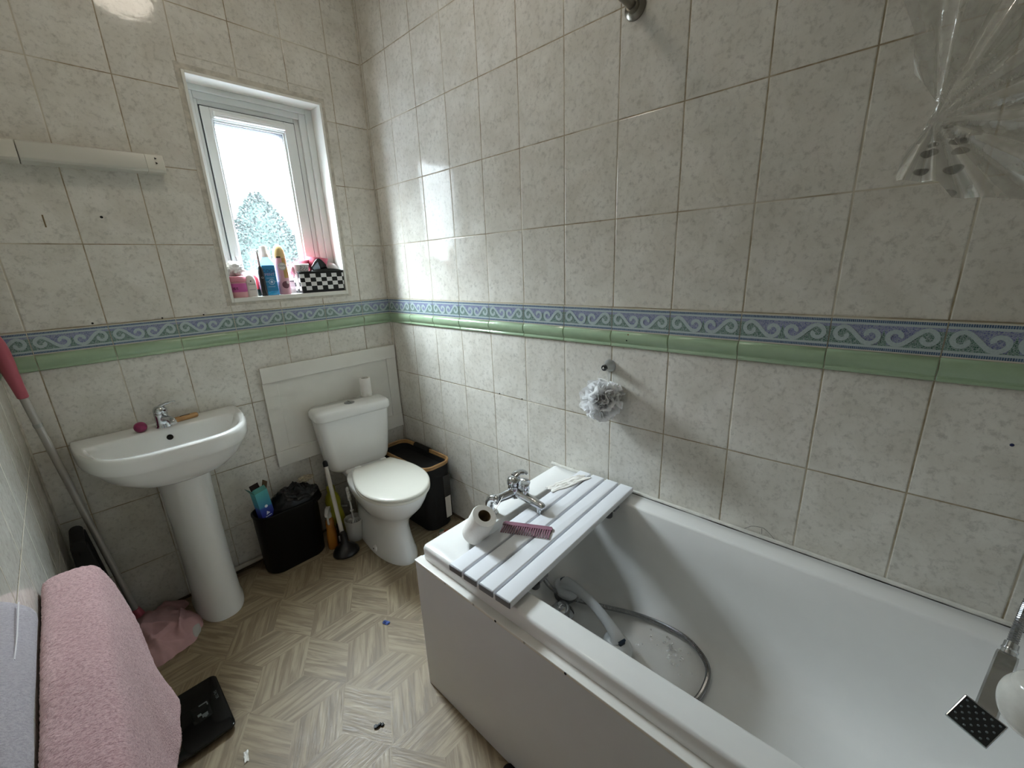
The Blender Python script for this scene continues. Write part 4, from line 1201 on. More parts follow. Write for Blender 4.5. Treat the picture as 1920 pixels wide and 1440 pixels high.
def curtain_mat():
    m = bpy.data.materials.new('clear_vinyl'); t = NT(m); p = t.p
    P = t.pos(); X = t.xyz(P)
    tp = t.n('ShaderNodeBsdfTransparent'); tp.inputs[0].default_value = (.95, .96, .95, 1)
    p.inputs['Base Color'].default_value = hx('#d9d8d0'); p.inputs['Roughness'].default_value = .15
    gl = t.n('ShaderNodeBsdfGlossy'); gl.inputs['Roughness'].default_value = .10; gl.inputs[0].default_value = (.9, .9, .9, 1)
    t.set(gl.inputs['Normal'], t.bump(t.noise(P, 60, 3), .25, .004))
    z = X[2]; y = X[1]
    hem = t.m('MULTIPLY', t.ramp(z, 1.498, 1.516, 1, 0), t.ramp(y, -2.20, -2.16, 0, 1))
    sc = t.comb(t.m('MULTIPLY', y, 34.0), t.m('MULTIPLY', z, 62.0), t.m('MULTIPLY', X[0], 0.0))
    vo = t.voronoi(sc, 1.0, 'F1', .75)
    dots = t.m('MULTIPLY', t.ramp(vo.outputs['Distance'], .28, .34, 1, 0), hem)
    dcol = t.mix(dots, hx('#e9e7e0'), hx('#8b8983'))
    t.set(p.inputs['Base Color'], dcol)
    milk = t.noise(P, 14, 4, .6)
    f = t.m('ADD', t.ramp(milk, .35, .72, .30, .60), t.m('ADD', t.m('MULTIPLY', hem, .22), t.m('MULTIPLY', dots, .16)))
    a = t.n('ShaderNodeMixShader'); t.set(a.inputs[0], f)
    t.t.links.new(tp.outputs[0], a.inputs[1]); t.t.links.new(p.outputs[0], a.inputs[2])
    fr_ = t.n('ShaderNodeLayerWeight'); fr_.inputs['Blend'].default_value = .30
    c = t.n('ShaderNodeMixShader'); t.set(c.inputs[0], t.m('ADD', .04, t.m('MULTIPLY', fr_.outputs['Fresnel'], .28), clamp=True))
    t.t.links.new(a.outputs[0], c.inputs[1]); t.t.links.new(gl.outputs[0], c.inputs[2])
    t.t.links.new(c.outputs[0], t.out.inputs['Surface'])
    return m
YL = [(2.04, -1.985), (1.80, -2.035), (1.665, -2.074), (1.618, -2.095), (1.571, -2.103), (1.532, -2.131), (1.505, -2.122), (1.483, -2.111), (1.465, -2.106), (1.456, -2.105), (1.40, -2.112)]
ZB = [(-2.10, 1.449), (-2.117, 1.446), (-2.138, 1.442), (-2.151, 1.423), (-2.222, 1.411), (-2.40, 1.405), (-2.80, 1.41)]
def lerp_t(tab, x):
    for (a, fa), (c, fc) in zip(tab, tab[1:]):
        if min(a, c) <= x <= max(a, c): return fa + (fc - fa) * (x - a) / (c - a)
    return tab[0][1] if abs(x - tab[0][0]) < abs(x - tab[-1][0]) else tab[-1][1]
def cur(u, v):
    uu = u ** 1.7
    y0 = -2.10 - uu * .62
    zb = lerp_t(ZB, y0)
    z = 2.035 - (2.035 - zb) * v
    y = lerp_t(YL, z); y = y + uu * (-2.74 - y)
    dy, dz = y + 2.131, z - 1.515
    d = math.hypot(dy, dz); ang = math.atan2(dz, -dy)
    k = min(1, d / .10)
    x = -.50 + .013 * k * math.sin(ang * 15 + .6) + .003 * k * math.sin(ang * 31) + .004 * noise.noise(Vector((y * 14, z * 14, 1)))
    if z < 1.49: x += -.014 * math.exp(-((dy - .005) / .05) ** 2)
    return (x, y, z)
b = MB(); b.grid(cur, 300, 260)
tag(b.build('shower_curtain', curtain_mat(), smooth=60, recalc=False), 'clear plastic shower curtain gathered in a knot, hanging at the upper right', 'shower curtain')
b = MB()
b.tube(spline([(-.003, -1.887, .551), (-.003, -1.908, .571), (-.003, -1.930, .578), (-.003, -1.944, .577), (-.003, -1.964, .562), (-.003, -1.976, .549)], 6), .0005, 5)
b.tube([(-.003, -1.936, .576), (-.003, -1.938, .558)], .0005, 5)
tag(b.build('hair_strand', m_hole), 'dark loose hair strand stuck to the tiles just above the bath sealant', 'hair')
def rdot(name, y, z, r, m=m_hole, x=-.0002):
    d = MB(); d.lathe([(r, 0), (r * .8, .001)], (x, y, z), (-1, 0, 0), 10); structure(d.build(name, m))
rdot('trim_12', -2.354, .962, .0035, mat('ink_blue', '#1c2a5a', .6))
rdot('trim_13', -.853, .803, .0035); rdot('trim_14', -.989, .803, .0032)
rdot('trim_15', -1.484, 1.126, .0030, m_rust, -.0135); rdot('trim_16', -1.482, 1.107, .0026, m_hole, -.0192)

# ------------------------------------------------------------------ left wall: radiator with towels, folding stand, mop, clothes
rad = thing('radiator', 'white panel radiator on the left wall hidden under the pink towel', 'radiator', (-1.41, -1.4, .12))
b = MB(); b.rbox(-1.432, -1.378, -1.95, -.815, .12, .690, .010); b.build('panel', m_white, rad)
for y in (-1.0, -1.7):
    b = MB(); b.box(-1.4545, -1.432, y - .02, y + .02, .2, .6); b.build('bracket', m_white, rad, smooth=0)
def cloth_mat(name, col, fuzz, scale):
    m = bpy.data.materials.new(name); t = NT(m); p = t.p
    O = t.obj()
    mp = t.n('ShaderNodeMapping'); t.set(mp.inputs[0], O); mp.inputs['Scale'].default_value = (1.0, 1.9, 1.0)
    n1 = t.noise(mp.outputs[0], scale, 4.0, .7); n2 = t.noise(O, 14, 3)
    c = t.mix(t.ramp(n1, .36, .60), hx(fuzz), hx(col))
    c = t.mix(t.m('MULTIPLY', t.ramp(n2, .35, .7), .18), c, hx(fuzz))
    t.set(p.inputs['Base Color'], c); p.inputs['Roughness'].default_value = 1.0; p.inputs['Specular IOR Level'].default_value = .1
    p.inputs['Sheen Weight'].default_value = .35; p.inputs['Sheen Roughness'].default_value = .4
    t.set(p.inputs['Normal'], t.bump(n1, .8, .006))
    return m
m_terry = cloth_mat('pink_terry', '#e2bfc0', '#bb9093', 190)
TP = spline([(-1.4515, 0, .640), (-1.4515, 0, .690), (-1.440, 0, .707), (-1.41, 0, .709), (-1.382, 0, .705), (-1.364, 0, .690), (-1.352, 0, .640), (-1.341, 0, .55), (-1.330, 0, .45), (-1.318, 0, .37), (-1.304, 0, .305)], 10)
def towel(u, v):
    k = u * (len(TP) - 1); i = min(int(k), len(TP) - 2); p = TP[i].lerp(TP[i + 1], k - i)
    hang = max(0.0, (.70 - p.z) / .40) if p.x > -1.40 else 0
    yf = -.790 + .055 * math.sin(min(hang, 1) * 2.2) - .17 * hang ** 2.2
    y = yf + (-1.96 - yf) * v
    x = p.x + hang * (.005 * math.sin((y + .8) * 21) + .004 * math.sin(y * 47))
    z = p.z + .004 * noise.noise(Vector((p.x * 12, y * 9, 0))) - (.05 * hang * v if hang > .8 else 0)
    q_ = min(1, max(0, (-.92 - y) / .16)); x -= hang * .034 * q_ * q_ * (3 - 2 * q_)
    pile = noise.noise(Vector((p.x * 160, y * 320, p.z * 160))) * .0018 + noise.noise(Vector((p.x * 500, y * 700, p.z * 500))) * .0012
    nx = .0 if p.z > .70 else 1
    return (x + .0045 + pile * nx, y, z + pile * (1 - nx))
b = MB(); b.grid(towel, 130, 330)
tag(b.build('pink_towel', m_terry, smooth=80, solid=.007), 'fluffy pale pink towel draped over the radiator, nearest the camera at lower left', 'towel')
m_lil = cloth_mat('lilac_cloth', '#e8e2ea', '#d0c8d4', 260)
LS = spline([(-1.4535, 0, .800), (-1.4535, 0, .86), (-1.4515, 0, .905), (-1.442, 0, .920), (-1.427, 0, .917), (-1.409, 0, .903), (-1.405, 0, .888), (-1.416, 0, .862), (-1.434, 0, .83), (-1.442, 0, .80)], 6)
b = MB()
rings = []
for k in range(61):
    y = -1.215 - .75 * k / 60
    e = 1 - .35 * max(0, 1 - k / 4) ** 2
    rings.append([(-1.4535 + (p.x + 1.4535) * e + .002 * noise.noise(Vector((p.z * 12, y * 10, 4))), y + .02 * (p.z - .9) * (1 if k < 5 else 0), .72 + (p.z - .72) * (1 - .03 * max(0, 1 - k / 3)) + .004 * math.sin(y * 16) * (1 if p.z > .88 else 0)) for p in LS])
b.loft(rings)
lt = b.build('lilac_towel', m_lil, smooth=70)
tag(lt, 'folded pale lilac-grey towel against the left wall, left of the pink towel', 'towel')
b = MB(); b.tube([(-1.4185, -1.244, .9135), (-1.4175, -1.33, .9125), (-1.4185, -1.385, .9115)], .0008, 6); b.build('fold_line', mat('fold_light', '#ece9ee', .9), lt)  # lit ridge of the fold, its light put into a pale line
b = MB(); b.tube([(-1.4185, -1.385, .9115), (-1.4125, -1.425, .9065), (-1.4080, -1.445, .9015)], .0008, 6); b.build('crease', mat('crease_shade', '#857f8a', .9), lt)  # shade in the crease, painted as a dark line

st = thing('folding_stand', 'black folding A-shaped stand in the dark corner behind the pink towel', 'stand', (-1.40, -.16, 0))
def leg(q, x0, z0, x1, z1, y0, y1, w):
    d = Vector((x1 - x0, 0, z1 - z0)).normalized(); n = Vector((d.z, 0, -d.x)) * w / 2
    a, c = Vector((x0, 0, z0)), Vector((x1, 0, z1))
    q.loft([[a - n + Vector((0, y0, 0)), a + n + Vector((0, y0, 0)), a + n + Vector((0, y1, 0)), a - n + Vector((0, y1, 0))], [c - n + Vector((0, y0, 0)), c + n + Vector((0, y0, 0)), c + n + Vector((0, y1, 0)), c - n + Vector((0, y1, 0))]])
b = MB(); leg(b, -1.408, .500, -1.372, .004, -.205, -.180, .034); leg(b, -1.408, .500, -1.372, .004, -.095, -.07, .034); leg(b, -1.376, .06, -1.373, .03, -.18, -.095, .03); b.build('front_frame', m_blackm, st, smooth=0, bevel=.004)
b = MB(); leg(b, -1.422, .500, -1.441, .004, -.205, -.07, .022); b.build('back_panel', m_blackm, st, smooth=0, bevel=.004)
b = MB(); b.tube([(-1.414, -.21, .502), (-1.414, -.065, .502)], .019, 14); b.build('hinge_bar', m_blackm, st)

mp_ = thing('mop', 'mop with thin metal pole and dusky pink grip leaning in the left corner', 'mop', (-1.345, -.10, .02))
M0, M1 = Vector((-1.338, -.075, .085)), Vector((-1.4165, -.105, 1.018)); md = (M1 - M0).normalized()
b = MB(); b.tube([M0, M0.lerp(M1, .5), M1], .0105, 14); b.build('pole', mat('grey_metal_pole', '#b5b2ac', .35, metal=.35), mp_)
b = MB(); b.lathe([(.0112, 0), (.0118, .012), (.0112, .013)], M0.lerp(M1, .885), md, 16); b.build('collar', m_steel, mp_)
b = MB(); b.lathe([(.011, -.004), (.0135, 0), (.015, .035), (.0175, .075), (.021, .115), (.0225, .150), (.021, .180), (.016, .205), (.006, .215)], M1, md, 22); b.build('grip', mat('dusky_pink_plastic', '#b85a68', .45), mp_, smooth=60)
b = MB(); b.lathe([(.024, -.045), (.022, -.02), (.016, .012), (.0125, .020)], M0, md, 18); b.build('socket', mat('dusky_pink_plastic', '#b85a68', .45), mp_, smooth=60)

def heap(name, label, cx, cy, rx_, ry_, h, seed, m, rings=46, seg=110, rot=0):
    q = MB()
    def f(u, v):
        a = 2 * PI * u; r = v
        rad = 1 + .16 * noise.noise(Vector((math.cos(a) * 1.4, math.sin(a) * 1.4, seed))) + .05 * noise.noise(Vector((math.cos(a) * 5, math.sin(a) * 5, seed)))
        x = math.cos(a) * r * rad * rx_; y = math.sin(a) * r * rad * ry_
        wx = x + .035 * noise.noise(Vector((x * 7, y * 7, seed + 2))); wy = y + .035 * noise.noise(Vector((x * 7 + 9, y * 7, seed)))
        n1 = noise.noise(Vector((wx * 11 + seed, wy * 5.0, seed))); n2 = noise.noise(Vector((wx * 7, wy * 15 + seed, seed + 5)))
        fold = math.exp(-(n1 / .13) ** 2); fold2 = math.exp(-(n2 / .10) ** 2)
        e = (1 - r ** 3.0)
        z = h * e * (.48 + .30 * noise.noise(Vector((x * 6, y * 6, seed))) + .24 * fold + .15 * fold2)
        z = max(z, .006 * (1 - r)) + .012 * min(1, (1 - r) * 9) + .001
        c_, s_ = math.cos(rot), math.sin(rot)
        return (cx + x * c_ - y * s_, cy + x * s_ + y * c_, z)
    q.grid(f, seg, rings, closed_u=True)
    o = q.build(name, m, smooth=75)
    return tag(o, label, 'clothes')
m_garm = mat('dusky_pink_cotton', '#c9a0a1', .95, var=.10, var_scale=14, bump=.35, bump_scale=700)
heap('clothes_pile', 'dusky pink garments crumpled in a heap on the floor around the mop foot', -1.302, -.190, .126, .165, .105, 4.2, m_garm)
heap('crumpled_top', 'small rolled pink garment against the back wall left of the pedestal foot', -1.245, -.050, .060, .036, .055, 9.1, m_garm, 24, 60)
heap('white_cloth', 'scrap of grey-white cloth between the pink heap and the pedestal foot', -1.205, -.218, .032, .078, .036, 6.6, mat('grey_white_cloth', '#bdbcb8', .95, bump=.3, bump_scale=500), 20, 50)

# ------------------------------------------------------------------ bathroom scale
sc_ = thing('bathroom_scale', 'black glass bathroom scale on the vinyl floor beside the pink towel', 'scale', (-1.32, -.687, 0))
b = MB(); b.rbox(-1.450, -1.195, -.815, -.560, .014, .0225, .020, rz=.002, n=8); b.build('glass_platform', mat('black_glass', '#050506', .06, spec=.5), sc_, smooth=40)
b = MB(); b.rbox(-1.440, -1.205, -.805, -.570, .006, .0139, .018, rz=.002); b.build('base', m_black, sc_)
for x in (-1.42, -1.225):
    for y in (-.785, -.59):
        b = MB(); b.lathe([(.016, 0), (.016, .007)], (x, y, 0), n=16); b.build('foot', m_black, sc_)
b = MB(); b.rbox(-1.286, -1.236, -.722, -.652, .0221, .0227, .004, rz=.0002); dsp = b.build('display', mat('display_dark', '#131617', .12), sc_)
b = MB()
m_glint_print = mat('glint_and_print', '#6f7678', .4)  # shared by the painted glints and the printed lettering
for x0, x1, y0, y1 in ((-1.262, -1.240, -.661, -.656), (-1.242, -1.239, -.672, -.660), (-1.272, -1.262, -.700, -.690), (-1.262, -1.246, -.712, -.698), (-1.256, -1.250, -.716, -.708)):
    b = MB(); b.box(x0, x1, y0, y1, .0227, .0229); b.build('display_mark', m_glint_print, dsp, smooth=0)  # reflections on the display, painted as flat grey bars
b = MB(); text_on(b, 'SALTER', .0115, on_plane((-1.213, -.655, .0227), (0, -1, 0), (1, 0, 0), .0003)); b.build('lettering', m_glint_print, sc_, smooth=0)

# ------------------------------------------------------------------ scraps on the floor
scrap('blue_scrap', 'tiny torn blue and white scrap on the floor near the tub corner', 'scrap', (-.671, -.813, .0005), .008, .014, .010, .3, 2.2, mat('blue_paper', '#4a62a8', .6, var=.5, var_scale=90), 10)
q = MB(); q.rbox(-.905, -.889, -1.150, -1.143, .0, .007, .003); q.lathe([(.006, 0), (.006, .006)], (-.906, -1.142, 0), n=10); q.rbox(-.894, -.884, -1.157, -1.147, 0, .005, .003)
tag(q.build('hair_clip', m_black), 'small black broken hair clip on the vinyl floor, alone in the middle', 'hair clip')
q = MB(); q.lathe([(.020, 0), (.022, .004), (.019, .010), (.006, .012)], (-.722, -1.538, .0), n=20)
tag(q.build('bottle_cap', m_black), 'round black cap on the floor against the side panel at the bottom edge', 'cap')
scrap('tissue_scrap', 'tiny white tissue shred on the floor to the right of the scale', 'scrap', (-1.203, -.925, .0005), .006, .018, .008, -.2, 5.2, m_paper, 10)

# ------------------------------------------------------------------ things on the window sill
SZ = 1.2735
jar = thing('cosmetic_jar', 'pink screw-top cosmetic jar with a magenta band at the left end of the sill', 'jar', (-.710, .043, SZ))
b = MB(); b.lathe([(.034, 0), (.0355, .003), (.0355, .064), (.033, .067)], (-.710, .043, SZ), n=32); b.build('jar_body', mat('pale_pink_plastic', '#dca4a8', .3), jar, smooth=50)
b = MB(); b.lathe([(.0375, .067), (.0378, .070), (.0378, .088), (.035, .091)], (-.710, .043, SZ), n=32); b.build('lid', mat('pink_lid', '#cf8291', .3), jar, smooth=50)
b = MB(); b.lathe([(.0358, .024), (.0360, .025), (.0360, .060), (.0358, .061)], (-.710, .043, SZ), n=32, cap0=False, cap1=False); bnd = b.build('label_band', mat('magenta_label', '#c75fa0', .35), jar)
b = MB()
for k, (w_, z) in enumerate(((.019, .040), (.021, .034))):
    for i in range(9):
        if (i * 7 + k * 3) % 5 == 0: continue
        a0 = -PI / 2 - .95 + i * .072
        b.add([(-.710 + .0363 * math.cos(a), .043 + .0363 * math.sin(a), SZ + zz) for a, zz in ((a0, z), (a0 + .055, z), (a0 + .055, z + .0042), (a0, z + .0042))], [(0, 1, 2, 3)])
b.build('print', mat('dark_print', '#54243f', .5), bnd, smooth=0)
wj = thing('cream_pot', 'white and pale pink cream bottle standing right of the pink jar', 'cream bottle', (-.664, .030, SZ))
b = MB(); b.loft([rr(-.686, -.642, .014, .046, .012, SZ), rr(-.686, -.642, .014, .046, .014, SZ + .070), rr(-.682, -.646, .016, .044, .014, SZ + .088), rr(-.674, -.654, .02, .04, .008, SZ + .095)]); b.build('bottle_body', mat('cream_plastic', '#e4dcd6', .35), wj, smooth=50)
b = MB(); b.lathe([(.0035, 0), (.0035, .0004)], (-.6655, .0138, SZ + .068), (0, -1, 0), 5)
text_on(b, 'Dove', .0125, on_plane((-.664, .0138, SZ + .055), (1, 0, 0), (0, 0, 1), .0004)); b.box(-.676, -.652, .0134, .0139, SZ + .030, SZ + .0316); b.build('print', mat('brown_print', '#4b3336', .5), wj, smooth=0)
b = crumple((-.712, .045, SZ + .124), .037, 5, (1.05, .75, .92), .38, 48, 32, 1.7)
bgm = mat('cotton_bag', '#dcd7d2', .3, var=.2, var_scale=30)
tag(b.build('cotton_bag', bgm, smooth=50), 'crumpled clear bag of cotton pads on top of the pink jar', 'bag')
tb2 = thing('toothbrush', 'thin white manual toothbrush leaning in the left window corner above the bag', 'toothbrush', (-.690, .075, SZ))
b = MB(); b.tube(spline([(-.690, .082, SZ), (-.688, .082, SZ + .08), (-.684, .078, SZ + .15), (-.690, .074, SZ + .19)], 6), [.004] * 12 + [.003] * 7, 8); b.build('handle', mat('toothbrush_grey', '#9f9a98', .4), tb2)
b = MB(); b.box(-.694, -.687, .068, .073, SZ + .175, SZ + .195); b.build('bristles', m_white, tb2, smooth=0)
rb = thing('red_bottle', 'small red and dark bottle peeking out behind the electric toothbrush', 'bottle', (-.630, .066, SZ))
b = MB(); b.lathe([(.013, 0), (.014, .004), (.014, .030)], (-.630, .066, SZ), n=20); b.build('base', mat('dark_green_plastic', '#23362f', .4), rb)
b = MB(); b.lathe([(.0138, .030), (.0138, .078), (.009, .088), (.006, .092)], (-.630, .066, SZ), n=20); b.build('top', mat('red_plastic', '#c7434f', .35), rb, smooth=50)
et = thing('electric_toothbrush', 'slim black electric toothbrush standing in front of the mouthwash', 'toothbrush', (-.617, .016, SZ))
ex, ey = -.617, .016
b = MB(); b.lathe([(.0125, 0), (.0128, .004), (.0122, .06), (.0118, .10), (.009, .122), (.005, .131)], (ex, ey, SZ), n=24); b.build('handle', mat('toothbrush_black', '#16171a', .35), et, smooth=60)
b = MB(); b.lathe([(.0046, .131), (.0040, .16), (.0030, .180), (.003, .192)], (ex, ey, SZ), n=14); b.build('neck', mat('rose_grey', '#a98d8c', .4), et)
b = MB(); b.lathe([(.0055, -.004), (.0062, 0), (.0055, .006)], (ex, ey + .002, SZ + .195), (0, -1, .1), 16); b.lathe([(.0045, .006), (.0042, .012)], (ex, ey + .002, SZ + .195), (0, -1, .1), 12); b.build('brush_head', m_white, et)
b = MB(); b.lathe([(.0042, 0), (.0042, .0006), (.0030, .0006), (.0030, 0)], (ex - .001, ey - .0122, SZ + .081), (0, -1, 0), 18, cap0=False, cap1=False); b.build('button_ring', mat('button_grey', '#b9bcc0', .3), et)

mw = thing('mouthwash_bottle', 'blue mouthwash bottle with white cap standing before the window pane', 'bottle', (-.578, .050, SZ))
m_mw = mat('clear_bottle', '#bfe3f0', .1, alpha=.55); m_bl = mat('mouthwash_blue', '#2bb0dc', .1, alpha=.8)
mr = lambda w, d, z, r: rr(-.578 - w, -.578 + w, .050 - d, .050 + d, r, SZ + z, 6)
b = MB(); b.loft([mr(.030, .019, 0, .012), mr(.032, .021, .004, .014), mr(.032, .021, .056, .014)]); b.build('liquid', m_bl, mw, smooth=50)
b = MB(); b.loft([mr(.032, .021, .0565, .014), mr(.0325, .0215, .10, .014), mr(.0325, .0215, .140, .014), mr(.028, .019, .156, .014), mr(.017, .016, .168, .012), mr(.015, .015, .172, .012)]); b.build('bottle_body', m_mw, mw, smooth=50)
b = MB(); b.lathe([(.0185, .170), (.0185, .182), (.0155, .186), (.0140, .216), (.012, .219)], (-.578, .050, SZ), n=28); b.build('cap', mat('cap_white', '#e9e4e2', .35), mw, smooth=40)
b = MB(); b.box(-.606, -.552, .0275, .0283, SZ + .018, SZ + .134); lb = b.build('label', mat('blue_label', '#2c86b8', .4), mw, smooth=0)
b = MB(); LY = .0272
text_on(b, 'COOL', .0215, on_plane((-.578, LY, SZ + .108), (1, 0, 0), (0, 0, 1), 0)); b.build('lettering', mat('navy_print', '#27386f', .5), lb, smooth=0)
b = MB(); text_on(b, 'MINT', .0175, on_plane((-.578, LY, SZ + .093), (1, 0, 0), (0, 0, 1), 0)); b.build('lettering', mat('pink_print', '#c4a4c6', .5), lb, smooth=0)
b = MB(); b.lathe([(.0125, 0), (.0125, .0004), (.0105, .0004), (.0105, 0)], (-.575, LY, SZ + .060), (0, -1, 0), 24, cap0=False, cap1=False); b.lathe([(.006, 0), (.005, .0006)], (-.575, LY, SZ + .060), (0, -1, 0), 16)
b.box(-.600, -.588, LY - .0003, LY, SZ + .0605, SZ + .0618); b.box(-.562, -.554, LY - .0003, LY, SZ + .0605, SZ + .0618); b.box(-.595, -.562, LY - .0003, LY, SZ + .077, SZ + .0785); b.box(-.594, -.563, LY - .0003, LY, SZ + .038, SZ + .0395); b.build('emblem', mat('pale_blue_print', '#cfe2f2', .5), lb, smooth=0)

gx, gy, gr = -.519, .040, .0255
gl_ = thing('air_freshener', 'pink aerosol air freshener can with gold domed top beside the checked basket', 'aerosol can', (gx, gy, SZ))
b = MB(); b.lathe([(.0235, 0), (gr, .003), (gr, .165), (.024, .168)], (gx, gy, SZ), n=36); can = b.build('can', mat('can_pink', '#d9a6b3', .3), gl_, smooth=40)
b = MB(); b.lathe([(.0254, .166), (.0248, .182), (.0225, .200), (.0165, .215), (.008, .223), (.002, .2245)], (gx, gy, SZ), n=36); b.build('top', mat('gold_top', '#d9bd83', .3), gl_, smooth=60)
m_gold = mat('gold_label', '#b3924a', .35)
b = MB()
def cylpatch(q, a0, a1, z0, z1, r, n=10, mi=0):
    vs = []
    for i in range(n + 1):
        a = a0 + (a1 - a0) * i / n
        vs += [(gx + r * math.cos(a), gy + r * math.sin(a), SZ + z0), (gx + r * math.cos(a), gy + r * math.sin(a), SZ + z1)]
    q.add(vs, [(2 * i, 2 * i + 2, 2 * i + 3, 2 * i + 1) for i in range(n)], mi)
cylpatch(b, -PI / 2 - .05, -PI / 2 + 1.0, .075, .165, gr + .0003); b.build('gold_panel', m_gold, can, smooth=40)
def cyldisc(q, ac, zc, r0, rad, n=28, mi=0, m=5):
    vs = [(gx + r0 * math.cos(ac), gy + r0 * math.sin(ac), SZ + zc)]
    for j in range(1, m + 1):
        for i in range(n):
            t_ = 2 * PI * i / n; a = ac + rad * j / m * math.cos(t_) / r0
            vs.append((gx + r0 * math.cos(a), gy + r0 * math.sin(a), SZ + zc + rad * j / m * math.sin(t_)))
    fs = [(0, 1 + i, 1 + (i + 1) % n) for i in range(n)]
    for j in range(m - 1):
        fs += [(1 + j * n + i, 1 + (j + 1) * n + i, 1 + (j + 1) * n + (i + 1) % n, 1 + j * n + (i + 1) % n) for i in range(n)]
    q.add(vs, fs, mi)
GA0 = -PI / 2 - .12
b = MB(); cyldisc(b, GA0, .128, gr + .0006, .0175); b.build('logo_disc', mat('logo_white', '#e4e1db', .35), can, smooth=40)
b = MB()
for i in range(36):
    t0, t1 = 2 * PI * i / 36, 2 * PI * (i + 1) / 36
    r0_ = gr + .0009
    vs = []
    for tt in (t0, t1):
        for rad in (.0150, .0162):
            a = GA0 + rad * math.cos(tt) / r0_; vs.append((gx + r0_ * math.cos(a), gy + r0_ * math.sin(a), SZ + .128 + rad * math.sin(tt)))
    b.add(vs, [(0, 2, 3, 1)])
text_on(b, 'Glade', .0125, on_cyl((gx, gy), gr + .0009, GA0, SZ + .130)); b.build('lettering', mat('navy_dark', '#2b3040', .5), can, smooth=0)
b = MB(); text_on(b, 'NEW', .005, on_cyl((gx, gy), gr + .0009, GA0, SZ + .1195)) if False else cylpatch(b, -PI / 2 - .85, -PI / 2 - .15, .1655, .1725, gr + .0003)
b.build('dark_band', mat('dark_band', '#3c3428', .4), can, smooth=40)
b = MB(); cyldisc(b, -PI / 2 - .02, .044, gr + .0006, .0165); b.build('flower', mat('plum_flower', '#6c3f4b', .5, var=.3, var_scale=120), can, smooth=40)
b = MB(); cyldisc(b, -PI / 2 + .42, .055, gr + .0009, .0075); b.build('petal', mat('pale_petal', '#d9c2c2', .5), can, smooth=40)

bk = thing('checked_basket', 'black and white checkered fabric basket at the right end of the sill', 'basket', (-.349, .040, SZ - .001))
def check_mat():
    m = bpy.data.materials.new('checker_cloth'); t = NT(m); p = t.p
    X = t.xyz(t.pos())
    a = t.m('FLOOR', t.m('DIVIDE', t.m('ADD', t.m('SUBTRACT', X[0], X[1]), .4585), .0266))
    zz = t.m('SUBTRACT', X[2], SZ - .001)
    c = t.m('FLOOR', t.m('DIVIDE', t.m('SUBTRACT', zz, .0135), .0195))
    par = t.m('MODULO', t.m('ABSOLUTE', t.m('ADD', a, c)), 2.0)
    inb = t.m('MULTIPLY', t.m('GREATER_THAN', zz, .0135), t.m('LESS_THAN', zz, .0905))
    f = t.m('MULTIPLY', t.m('GREATER_THAN', par, .5), inb)
    t.set(p.inputs['Base Color'], t.mix(f, hx('#0a0a0c'), hx('#e3e3e3'))); p.inputs['Roughness'].default_value = .75
    return m
b = MB(); b.loft([rr(-.456, -.242, -.004, .080, .008, SZ - .001), rr(-.459, -.240, -.006, .082, .008, SZ + .09), rr(-.458, -.241, -.005, .081, .008, SZ + .099), rr(-.454, -.245, -.001, .077, .006, SZ + .099), rr(-.452, -.247, .001, .075, .006, SZ + .02)]); b.build('basket_body', check_mat(), bk, smooth=30)
b = MB(); b.tube([Vector(p) for p in rr(-.4585, -.2405, -.0055, .0815, .008, SZ + .098)], .0035, 8, closed=True); b.build('rim_binding', m_blackm, bk)
bd = thing('moisturiser_tub', 'small white tapered tub with bold black lettering inside the checked basket', 'tub', (-.432, .022, SZ + .02))
b = MB(); b.lathe([(.030, .02), (.032, .09), (.036, .128), (.0375, .130), (.0375, .134), (.034, .136)], (-.432, .034, SZ), n=32); b.build('tub_body', mat('tub_white', '#e5e2df', .35), bd, smooth=40)
b = MB(); fb_ = on_cyl((-.432, .034), .0352, -PI / 2 + .05, SZ + .120); text_on(b, 'BULL', .0165, on_cyl((-.432, .034), .0360, -PI / 2 + .02, SZ + .1215)); text_on(b, 'DOG', .0175, on_cyl((-.432, .034), .0352, -PI / 2 + .02, SZ + .1085)); b.build('lettering', m_hole, bd, smooth=0)
m_pk = mat('coral_pink_plastic', '#d76b82', .35)
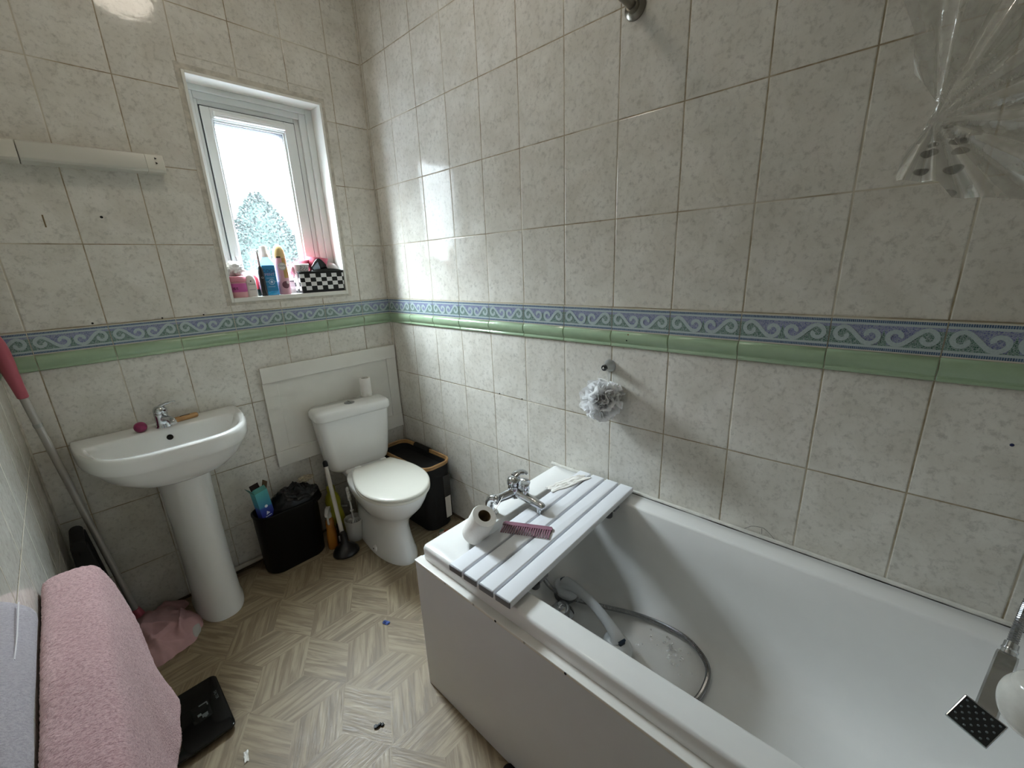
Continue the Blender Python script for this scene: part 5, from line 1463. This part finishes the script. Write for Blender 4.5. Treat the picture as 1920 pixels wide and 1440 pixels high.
def pot(name, label, x, y, z, r0_, r1_, h, m, ax_=(0, 0, 1)):
    q = MB(); q.lathe([(r0_ * .9, 0), (r0_, .004), (r1_, h), (r1_ * 1.03, h + .003), (r1_ * .94, h + .003), (r0_ * .86, .01), (.001, .009)], (x, y, z), ax_, 30, cap1=False)
    return tag(q.build(name, m, smooth=45), label, 'pot')
pot('pink_pot', 'coral pink plastic pot behind the white tub in the basket', -.400, .074, SZ + .104, .021, .034, .046, m_pk, (-.15, 0, 1))
pot('pink_bowl', 'larger coral pink cup tilted above the middle of the basket', -.345, .058, SZ + .085, .034, .048, .078, m_pk, (.12, -.05, 1))
q = crumple((-.463, .045, SZ + .110), .026, 14, (.7, .7, 1.0), .4, 18, 12)
tag(q.build('pink_wrap', mat('pale_pink_film', '#e6b6c4', .4), smooth=40), 'pale pink plastic wrap sticking out of the basket left end', 'wrap')
q = MB(); q.lathe([(.030, 0), (.032, .010), (.028, .030), (.012, .040), (.001, .041)], (-.285, .036, SZ + .098), (.25, -.3, 1), 28)
tag(q.build('compact', mat('pearl_white', '#d5d2d2', .25), smooth=50), 'rounded pearly white compact lying at the right end of the basket', 'compact')
dk = thing('foil_sachet', 'black and pale blue foil sachet sticking up from the basket', 'sachet', (-.355, .005, SZ + .09))
def sh(u, v): return (-.388 + .075 * u + .006 * math.sin(v * 5), .006 + .016 * math.sin(u * 3.1) * (1 - v), SZ + .080 + v * (.036 + .044 * math.sin(u * 2.2 + .35) ** 2))
b = MB(); b.grid(sh, 20, 14); b.build('foil', mat('black_foil', '#15161a', .25), dk, smooth=60, solid=.003)
b = MB()
def sh2(u, v):
    p = sh(.05 + u * .42, .05 + v * .75); return (p[0], p[1] - .0025, p[2])
b.grid(sh2, 8, 8); b.build('print_patch', mat('pale_blue_foil', '#8fa5b8', .3), dk, smooth=60, solid=.0008)
q = MB(); q.tube(spline([(-.405 + .0, .005, SZ + .098), (-.36, -.002, SZ + .103), (-.32, -.002, SZ + .106), (-.28, .002, SZ + .104), (-.25, .004, SZ + .098)], 6), .006, 8)
tag(q.build('black_strap', m_blackm), 'black elastic strap lying over the front rim of the checked basket', 'strap')
